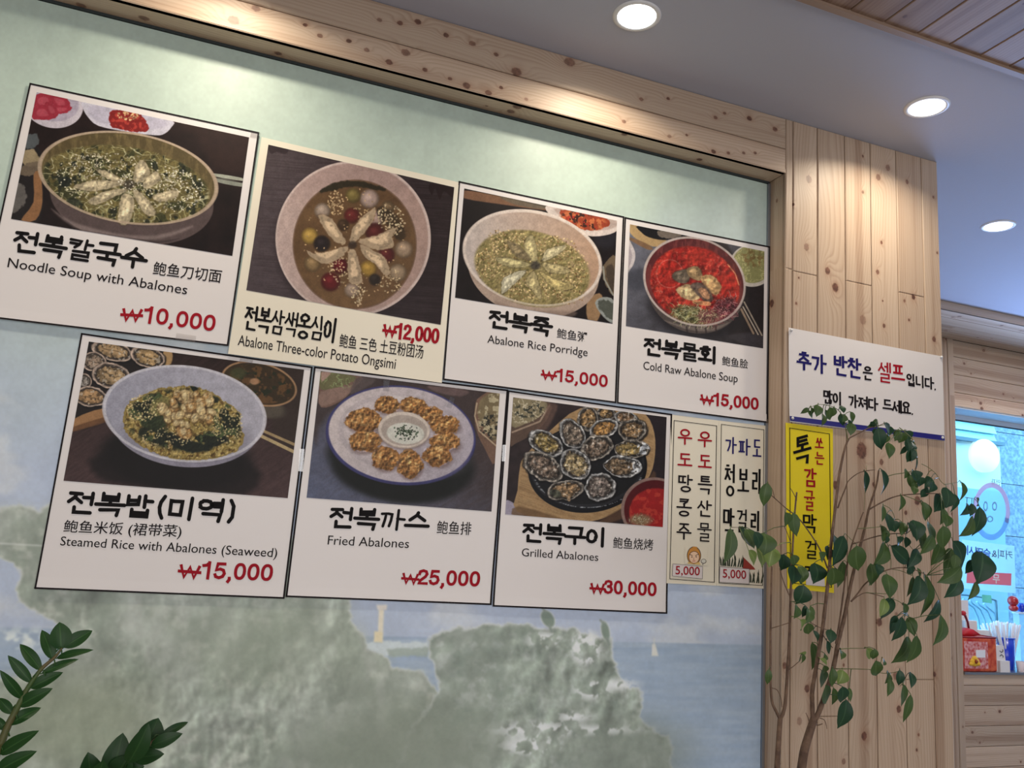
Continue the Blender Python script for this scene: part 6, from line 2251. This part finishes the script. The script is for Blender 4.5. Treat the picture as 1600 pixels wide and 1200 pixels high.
# pot below the frame
b0 = un(1252, 1200, 1, TY)
b1 = un(1214, 1200, 1, TY)
pxc = (b0[0] + b1[0]) / 2
mb = MB()
mb.lathe([(0, 0), (.13, 0), (.15, .02), (.18, .30), (.19, .34), (.175, .34), (.165, .31), (0, .31)], (pxc, TY, 0), 32)
mb.build('pot', M_POT, tree, True, loc=(pxc, TY, 0))
mb = MB(); mb.lathe([(0, .318), (.10, .322), (.168, .312)], (pxc, TY, 0), 24)
mb.build('soil', M_SOIL, tree, True, loc=(pxc, TY, .3))
for (bb, r) in ((b0, 6.6), (b1, 4.0)):
    base = np.array([pxc + (bb[0] - pxc) * .5, TY, .31])
    mb = MB()
    mb.tube([base, base * .5 + bb * .5 + np.array([.006, .01, 0]), bb, bb + np.array([.004, 0, .012])], [r * 1.25 * 1.7 / FPX, r * 1.15 * 1.7 / FPX, r * 1.7 / FPX, r * .98 * 1.7 / FPX], 9)
    mb.build('trunk', M_BARK, tree, True, loc=tuple(base))
BN = [
    # left stem
    ([(1214, 1202), (1216, 1165), (1218, 1135), (1219, 1122)], 4.0, 3.4, 0), ([(1219, 1124), (1213, 1112), (1206, 1095), (1204, 1060), (1204, 985), (1205, 920), (1206, 885)], 2.3, 1.2, 0),
    ([(1219, 1124), (1225, 1110), (1228, 1088), (1231, 1040), (1234, 985), (1235, 940), (1238, 866), (1242, 800), (1245, 769)], 2.8, 1.2, 0),
    ([(1293, 888), (1281, 858), (1262, 828), (1246, 808), (1228, 794), (1210, 778), (1203, 772)], 1.3, .7, 0), ([(1210, 778), (1207, 765), (1200, 755)], .6, .4, 0),
    ([(1218, 888), (1224, 908), (1234, 932)], .6, .8, 0), ([(1225, 822), (1231, 835), (1236, 850)], .5, .6, 0), ([(1143, 824), (1155, 824)], .5, .4, 0),
    ([(1235, 763), (1240, 771), (1245, 782)], .5, .7, 0), ([(1204, 982), (1218, 978), (1233, 973)], .7, .6, 0), ([(1233, 1046), (1241, 1040), (1249, 1033)], .7, .5, 0),
    ([(1206, 1075), (1214, 1078), (1220, 1090), (1222, 1105)], .6, .5, 0),
    # main stem
    ([(1252, 1203), (1256, 1175), (1263, 1150), (1270, 1128), (1272, 1122)], 6.6, 5.2, 0),
    ([(1270, 1126), (1269, 1100), (1269, 1080), (1273, 1055), (1279, 1020), (1286, 975), (1293, 915), (1296, 885), (1298, 855), (1302, 820), (1306, 785), (1312, 735)], 3.3, 2.0, 0),
    ([(1312, 738), (1315, 722), (1319, 704), (1323, 692), (1328, 684)], 2.2, 1.2, 0),
    ([(1325, 688), (1321, 668), (1319, 655), (1310, 641), (1296, 634), (1279, 632), (1267, 636)], .8, .4, 1), ([(1328, 684), (1345, 675), (1360, 668), (1368, 667), (1385, 660)], 1.1, .5, 1),
    ([(1368, 667), (1384, 664), (1396, 672), (1402, 680)], .5, .4, 1), ([(1385, 664), (1400, 672), (1417, 672)], .5, .5, 1),
    ([(1309, 794), (1314, 780), (1321, 763), (1326, 751), (1344, 738), (1367, 734)], 1.3, .6, 1),
    ([(1270, 1126), (1277, 1118), (1287, 1092), (1298, 1060), (1305, 1030), (1310, 1002), (1318, 970), (1326, 930), (1330, 910), (1337, 880), (1345, 850), (1352, 822), (1357, 797), (1364, 775), (1370, 755), (1373, 735)], 4.0, 1.2, 0),
    ([(1306, 1006), (1312, 970), (1318, 925), (1324, 880), (1332, 848), (1340, 824), (1345, 810), (1349, 800)], 1.6, .9, 0),
    ([(1357, 797), (1370, 789), (1390, 779), (1407, 774), (1430, 772), (1458, 771), (1470, 772)], 1.3, .6, 1), ([(1412, 774), (1426, 779), (1438, 784)], .7, .5, 1),
    ([(1384, 745), (1398, 741), (1412, 739), (1425, 736)], .8, .6, 1), ([(1340, 826), (1356, 825), (1375, 823)], .7, .5, 1),
    ([(1332, 850), (1345, 846), (1366, 839), (1393, 834), (1416, 834)], 1.1, .7, 1), ([(1385, 846), (1389, 858), (1392, 875), (1392, 888)], .6, .5, 1),
    ([(1330, 940), (1342, 925), (1352, 912), (1372, 897), (1392, 889), (1414, 887), (1434, 892), (1448, 899)], 1.4, .6, 1),
    ([(1392, 889), (1408, 892), (1424, 899)], .6, .4, 1), ([(1330, 940), (1341, 931), (1353, 926), (1368, 929), (1382, 933)], 1.0, .6, 1), ([(1353, 926), (1385, 928)], .6, .5, 1),
    ([(1395, 936), (1408, 942), (1416, 955), (1420, 968)], .6, .4, 1),
    ([(1322, 835), (1330, 843), (1338, 850)], .6, .5, 1), ([(1475, 757), (1488, 755), (1498, 753)], .6, .4, 1), ([(1508, 777), (1515, 778), (1522, 779)], .6, .4, 1),
    ([(1440, 725), (1450, 730), (1462, 740), (1470, 752), (1476, 757)], .6, .5, 1),
    ([(1433, 715), (1432, 727), (1430, 734)], 1.2, .8, 1), ([(1405, 668), (1415, 676), (1428, 690), (1433, 712)], .8, .8, 1),
    ([(1312, 1014), (1330, 1013), (1350, 1013)], .8, .5, 1), ([(1306, 1045), (1330, 1045), (1358, 1046)], .8, .5, 1), ([(1358, 1046), (1380, 1052), (1400, 1050), (1406, 1047)], .6, .4, 1),
    ([(1414, 1060), (1412, 1066), (1406, 1072)], .5, .4, 1), ([(1284, 989), (1293, 1003), (1301, 1012)], .7, .6, 0), ([(1267, 973), (1280, 980), (1292, 984), (1299, 985)], .7, .4, 0),
    ([(1272, 1131), (1278, 1133), (1285, 1131)], .9, .8, 0), ([(1281, 1122), (1288, 1125), (1291, 1133), (1292, 1139)], .7, .4, 0), ([(1265, 1130), (1262, 1120), (1259, 1114)], .9, .5, 0),
    ([(1354, 727), (1352, 760), (1350, 798)], .35, .3, 1), ([(1380, 789), (1390, 794), (1396, 803), (1398, 812)], .6, .4, 1), ([(1417, 846), (1424, 856), (1428, 860)], .5, .4, 1),
]
for pts, r0, r1, kind in BN:
    dy = random.uniform(-.03, .02) if kind else 0
    branch(tree, 'branch', pts, r0, r1, TY, TY + dy, m=M_TWIG if (kind and r0 < .9) else M_BARK, seg=6 if r0 < 2 else 9)

LV = {
    'A': [(425, 165, 400, 345, 85, 1), (150, 505, 100, 775, 88, 1), (225, 505, 320, 650, 95, 0), (265, 510, 330, 660, 80, 1), (330, 530, 360, 670, 80, 0), (400, 540, 400, 710, 140, 1),
          (345, 655, 390, 805, 120, 2), (285, 670, 330, 790, 75, 2), (470, 650, 440, 800, 110, 2), (550, 700, 530, 825, 125, 0), (620, 705, 630, 790, 75, 1), (625, 785, 615, 930, 125, 0),
          (690, 790, 680, 930, 85, 1), (700, 930, 640, 1078, 120, 0), (560, 385, 560, 500, 85, 1), (625, 390, 650, 570, 90, 1), (780, 765, 775, 925, 135, 0), (815, 690, 845, 755, 70, 1),
          (880, 638, 880, 745, 100, 0), (930, 560, 925, 790, 130, 0), (915, 800, 900, 940, 110, 1), (660, 790, 700, 880, 50, 1)],
    'B': [(250, 135, 150, 192, 38, 1), (270, 120, 270, 215, 44, 1), (232, 165, 288, 250, 45, 1), (345, 92, 335, 228, 80, 1), (400, 190, 395, 330, 52, 1), (430, 145, 450, 262, 66, 1),
          (480, 118, 490, 268, 76, 1), (530, 120, 505, 232, 56, 1), (620, 102, 645, 185, 55, 0), (605, 190, 640, 335, 78, 0), (655, 200, 630, 290, 64, 1), (715, 168, 745, 300, 60, 1),
          (690, 258, 690, 348, 55, 0), (742, 300, 722, 440, 78, 1), (1020, 258, 905, 348, 50, 1), (1000, 290, 950, 352, 62, 0), (1030, 350, 1080, 605, 120, 0), (1000, 360, 1015, 465, 80, 0),
          (1100, 300, 1150, 480, 85, 0), (1060, 400, 1080, 545, 115, 1), (1150, 520, 1165, 705, 85, 1), (1255, 380, 1222, 505, 74, 1), (1290, 390, 1270, 530, 82, 1), (1340, 390, 1385, 520, 100, 0),
          (1360, 480, 1380, 640, 90, 0), (1350, 560, 1280, 655, 44, 0), (1420, 515, 1440, 605, 54, 0), (1400, 600, 1410, 755, 105, 0), (1450, 600, 1358, 745, 85, 0), (1470, 690, 1468, 830, 28, 0),
          (1300, 400, 1215, 460, 40, 1), (1150, 330, 1160, 450, 60, 0)],
    'C': [(305, 92, 315, 308, 98, 0), (462, 78, 465, 328, 92, 0), (690, 75, 680, 168, 66, 1), (760, 90, 790, 195, 130, 0), (730, 130, 742, 255, 88, 1), (820, 150, 820, 245, 90, 0), (770, 240, 770, 318, 60, 1),
          (890, 138, 870, 215, 75, 1), (930, 160, 870, 250, 84, 0), (900, 250, 832, 345, 62, 0), (645, 320, 630, 475, 76, 1), (850, 382, 880, 565, 82, 1), (478, 418, 470, 575, 66, 1),
          (515, 492, 545, 665, 105, 0), (572, 558, 592, 672, 92, 0), (655, 572, 650, 705, 76, 1), (462, 605, 470, 702, 70, 1), (500, 638, 480, 765, 84, 1), (520, 705, 495, 780, 42, 0),
          (490, 765, 385, 985, 115, 1), (760, 555, 800, 755, 135, 0), (710, 578, 765, 720, 84, 0), (822, 615, 850, 850, 95, 1), (900, 568, 940, 800, 120, 1), (945, 700, 830, 885, 105, 1),
          (610, 712, 620, 800, 84, 0), (690, 712, 690, 820, 54, 0), (552, 795, 740, 965, 118, 0), (805, 835, 720, 1005, 95, 0), (700, 955, 760, 1065, 74, 0), (230, 795, 250, 1035, 150, 1),
          (360, 962, 370, 1175, 132, 1), (420, 962, 445, 1075, 84, 0), (100, 940, 60, 1195, 125, 1), (30, 1000, 15, 1160, 64, 0), (110, 702, 10, 978, 150, 0)],
    'D': [(485, 72, 470, 275, 105, 1), (430, 190, 388, 370, 74, 0), (350, 128, 350, 325, 135, 0), (290, 198, 240, 362, 112, 0), (150, 140, 115, 218, 64, 0), (220, 78, 195, 182, 112, 0), (120, 262, 160, 445, 76, 1),
          (345, 378, 350, 505, 80, 1), (310, 320, 300, 485, 90, 1), (320, 488, 325, 710, 125, 1), (300, 650, 208, 865, 110, 1), (635, 228, 640, 305, 54, 1), (545, 272, 485, 392, 62, 0), (590, 278, 575, 405, 80, 0),
          (600, 398, 470, 590, 80, 1), (665, 310, 597, 590, 108, 0), (410, 630, 500, 900, 150, 0), (400, 700, 330, 965, 120, 1), (440, 758, 420, 895, 84, 1), (490, 870, 268, 1025, 112, 1),
          (470, 960, 335, 1168, 112, 0), (640, 728, 620, 855, 84, 0), (612, 818, 530, 940, 72, 0), (690, 738, 650, 1042, 195, 0), (630, 1015, 556, 1188, 62, 1), (40, 80, 45, 180, 60, 1)],
    'E': [(300, 88, 280, 202, 84, 1), (372, 85, 345, 190, 54, 0), (402, 118, 372, 245, 74, 1), (415, 90, 440, 215, 48, 1), (330, 208, 330, 305, 84, 2), (392, 238, 400, 335, 82, 1), (440, 300, 482, 398, 36, 0),
          (592, 292, 590, 412, 80, 0), (555, 388, 580, 505, 56, 0), (430, 400, 430, 642, 82, 1), (345, 498, 335, 588, 52, 1), (675, 468, 680, 548, 52, 1), (540, 498, 520, 562, 50, 1),
          (512, 640, 510, 795, 112, 1), (545, 768, 550, 930, 120, 1), (530, 598, 540, 665, 62, 1), (602, 618, 600, 785, 84, 1), (692, 638, 650, 762, 95, 2), (612, 788, 600, 942, 52, 1),
          (690, 778, 675, 920, 110, 0), (748, 788, 760, 912, 42, 1), (722, 888, 650, 1142, 118, 0), (62, 630, 48, 765, 52, 1), (500, 540, 560, 600, 40, 2), (380, 490, 320, 500, 24, 2)],
    'F': [(370, 112, 410, 375, 155, 1), (760, 110, 735, 562, 135, 1), (920, 388, 765, 620, 105, 0), (935, 538, 858, 860, 102, 1), (710, 128, 588, 442, 140, 0), (645, 138, 588, 355, 74, 1),
          (440, 375, 308, 588, 112, 0), (345, 368, 300, 562, 84, 2), (545, 418, 555, 578, 84, 1), (480, 548, 405, 745, 90, 0), (530, 555, 425, 815, 135, 0), (600, 555, 665, 765, 105, 1),
          (600, 765, 428, 1045, 135, 1), (685, 752, 580, 1042, 135, 1), (690, 50, 720, 155, 52, 1), (610, 20, 620, 125, 90, 0), (195, 15, 190, 245, 138, 1), (265, 8, 285, 135, 84, 0),
          (160, 885, 195, 1005, 84, 2), (245, 892, 225, 1005, 74, 1), (320, 978, 335, 1065, 62, 1), (258, 1015, 262, 1180, 118, 1), (470, 560, 410, 620, 40, 0)],
    'G': [(470, 285, 430, 485, 118, 1), (505, 400, 470, 688, 98, 1), (655, 265, 645, 520, 115, 0), (825, 302, 842, 558, 104, 0), (712, 488, 690, 850, 165, 1), (830, 648, 718, 1100, 118, 1)],
}
CR = {'A': cA, 'B': cB, 'C': cC, 'D': cD, 'E': cE, 'F': cF, 'G': cG}
rl = random.Random(21)
BRP = np.array([(a, b) for a, b, _ in BR])
for key, lst in LV.items():
    cr = CR[key]
    for (bx, by, tx, ty, w, c) in lst:
        (b0x, b0y), (t0x, t0y) = cv(cr, [(bx, by), (tx, ty)])
        y = TY + rl.uniform(-.075, .03)
        B3 = un(b0x, b0y, 1, y)
        T3 = un(t0x, t0y, 1, y + rl.uniform(-.02, .02))
        dist = np.linalg.norm(B3 - CAM)
        wm = w / cr[2] * dist / FPX
        d = np.hypot(BRP[:, 0] - b0x, BRP[:, 1] - b0y)
        j = int(d.argmin())
        att = BR[j][2] if d[j] < 60 else None
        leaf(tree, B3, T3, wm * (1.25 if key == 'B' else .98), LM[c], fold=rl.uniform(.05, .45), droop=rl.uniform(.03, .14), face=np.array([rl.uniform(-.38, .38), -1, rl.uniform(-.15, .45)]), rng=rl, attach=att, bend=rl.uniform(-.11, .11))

# ---- low plant at the bottom left
ZY = -.55
zz = tag(empty('potted_plant', (-.75, ZY, 0)), 'dark green feather-leaved potted plant in the bottom left corner', 'plant')
pcx = un(60, 1200, 1, ZY)[0] - .06
mb = MB()
mb.lathe([(0, 0), (.12, 0), (.14, .02), (.17, .30), (.18, .33), (.165, .33), (.155, .30), (0, .30)], (pcx, ZY, 0), 32)
mb.build('pot', M_POT, zz, True, loc=(pcx, ZY, 0))
mb = MB(); mb.lathe([(0, .308), (.10, .312), (.158, .302)], (pcx, ZY, 0), 24)
mb.build('soil', M_SOIL, zz, True, loc=(pcx, ZY, .3))
LZ_ = [leafmat('waxy_leaf', (24, 62, 30), (44, 84, 34), (70, 112, 56)), leafmat('waxy_leaf_dark', (20, 54, 24), (38, 74, 34), (54, 88, 44))]
zpts = [(-40, 1150), (0, 1060), (50, 935), (110, 820), (180, 690), (260, 580), (340, 510), (388, 450)]
zp = cv(cZ, zpts)
P3 = [un(px, py, 1, ZY) for px, py in zp]
root = np.array([pcx - .02, ZY, .30])
mb = MB()
path = smooth_path([root, root * .5 + P3[0] * .5 + np.array([-.03, 0, 0])] + P3, 5)
k = len(path)
mb.tube(path, [.0085 + (.0015 - .0085) * (i / (k - 1)) ** .8 for i in range(k)], 8)
mb.build('stem', mat('zz_stem', (66, 92, 44), rough=.5, noise=(30, (96, 84, 52))), zz, True, loc=tuple(root))
zl = [(382, 462, 372, 288, 112, 0), (395, 448, 578, 340, 78, 0), (330, 522, 262, 336, 72, 0), (350, 515, 582, 460, 44, 0), (258, 592, 124, 423, 62, 0), (255, 612, 493, 517, 48, 0), (198, 667, 49, 496, 56, 0),
      (188, 702, 393, 601, 68, 0), (142, 767, 0, 590, 54, 0), (115, 812, 327, 702, 74, 0), (80, 862, -10, 762, 54, 0), (50, 932, 256, 821, 68, 0), (35, 965, -20, 880, 42, 0), (-5, 1112, 240, 967, 74, 0),
      (-40, 1235, 228, 1094, 84, 0), (-10, 1060, -120, 940, 60, 0)]
rz = random.Random(5)
for bx, by, tx, ty, w, c in zl:
    (b0x, b0y), (t0x, t0y) = cv(cZ, [(bx, by), (tx, ty)])
    B3 = un(b0x, b0y, 1, ZY)
    T3 = un(t0x, t0y, 1, ZY + rz.uniform(-.02, .02))
    leaf(zz, B3, T3, w / 4.7 * np.linalg.norm(B3 - CAM) / FPX, LZ_[c], fold=.35, droop=.06, sharp=0, face=np.array([rz.uniform(-.3, .3), -1, .5]), rng=rz)
# second stem, nearer and darker
Y2 = -.75
zp = cv(cZ, [(500, 1500), (600, 1380), (700, 1265), (820, 1165), (900, 1080), (1000, 1000)])
P3 = [un(px, py, 1, Y2) for px, py in zp]
mb = MB()
root = np.array([pcx + .06, ZY - .03, .30])
path = smooth_path([root, root * .5 + P3[0] * .5 + np.array([-.02, -.03, 0])] + P3, 5)
k = len(path)
mb.tube(path, [.0085 + (.0015 - .0085) * (i / (k - 1)) ** .8 for i in range(k)], 8)
mb.build('stem', M_BARK, zz, True, loc=tuple(root))
zl = [(560, 1330, 552, 1103, 125, 1), (690, 1275, 768, 982, 145, 1), (800, 1170, 930, 925, 115, 1), (885, 1085, 992, 888, 148, 1), (1000, 1000, 1178, 911, 46, 1), (940, 1065, 1140, 984, 74, 1),
      (840, 1140, 1024, 1112, 86, 1), (730, 1240, 810, 1118, 130, 1), (600, 1290, 645, 1155, 110, 1), (760, 1220, 900, 1190, 110, 1), (640, 1330, 760, 1260, 100, 1)]
for i, (bx, by, tx, ty, w, c) in enumerate(zl):
    (b0x, b0y), (t0x, t0y) = cv(cZ, [(bx, by), (tx, ty)])
    yy = Y2 - .012 * (i % 3)
    B3 = un(b0x, b0y, 1, yy)
    T3 = un(t0x, t0y, 1, yy + rz.uniform(-.02, .02))
    leaf(zz, B3, T3, w / 4.7 * np.linalg.norm(B3 - CAM) / FPX, LZ_[c], fold=.3, droop=.08, sharp=0, face=np.array([rz.uniform(-.4, .4), -1, .3]), rng=rz)
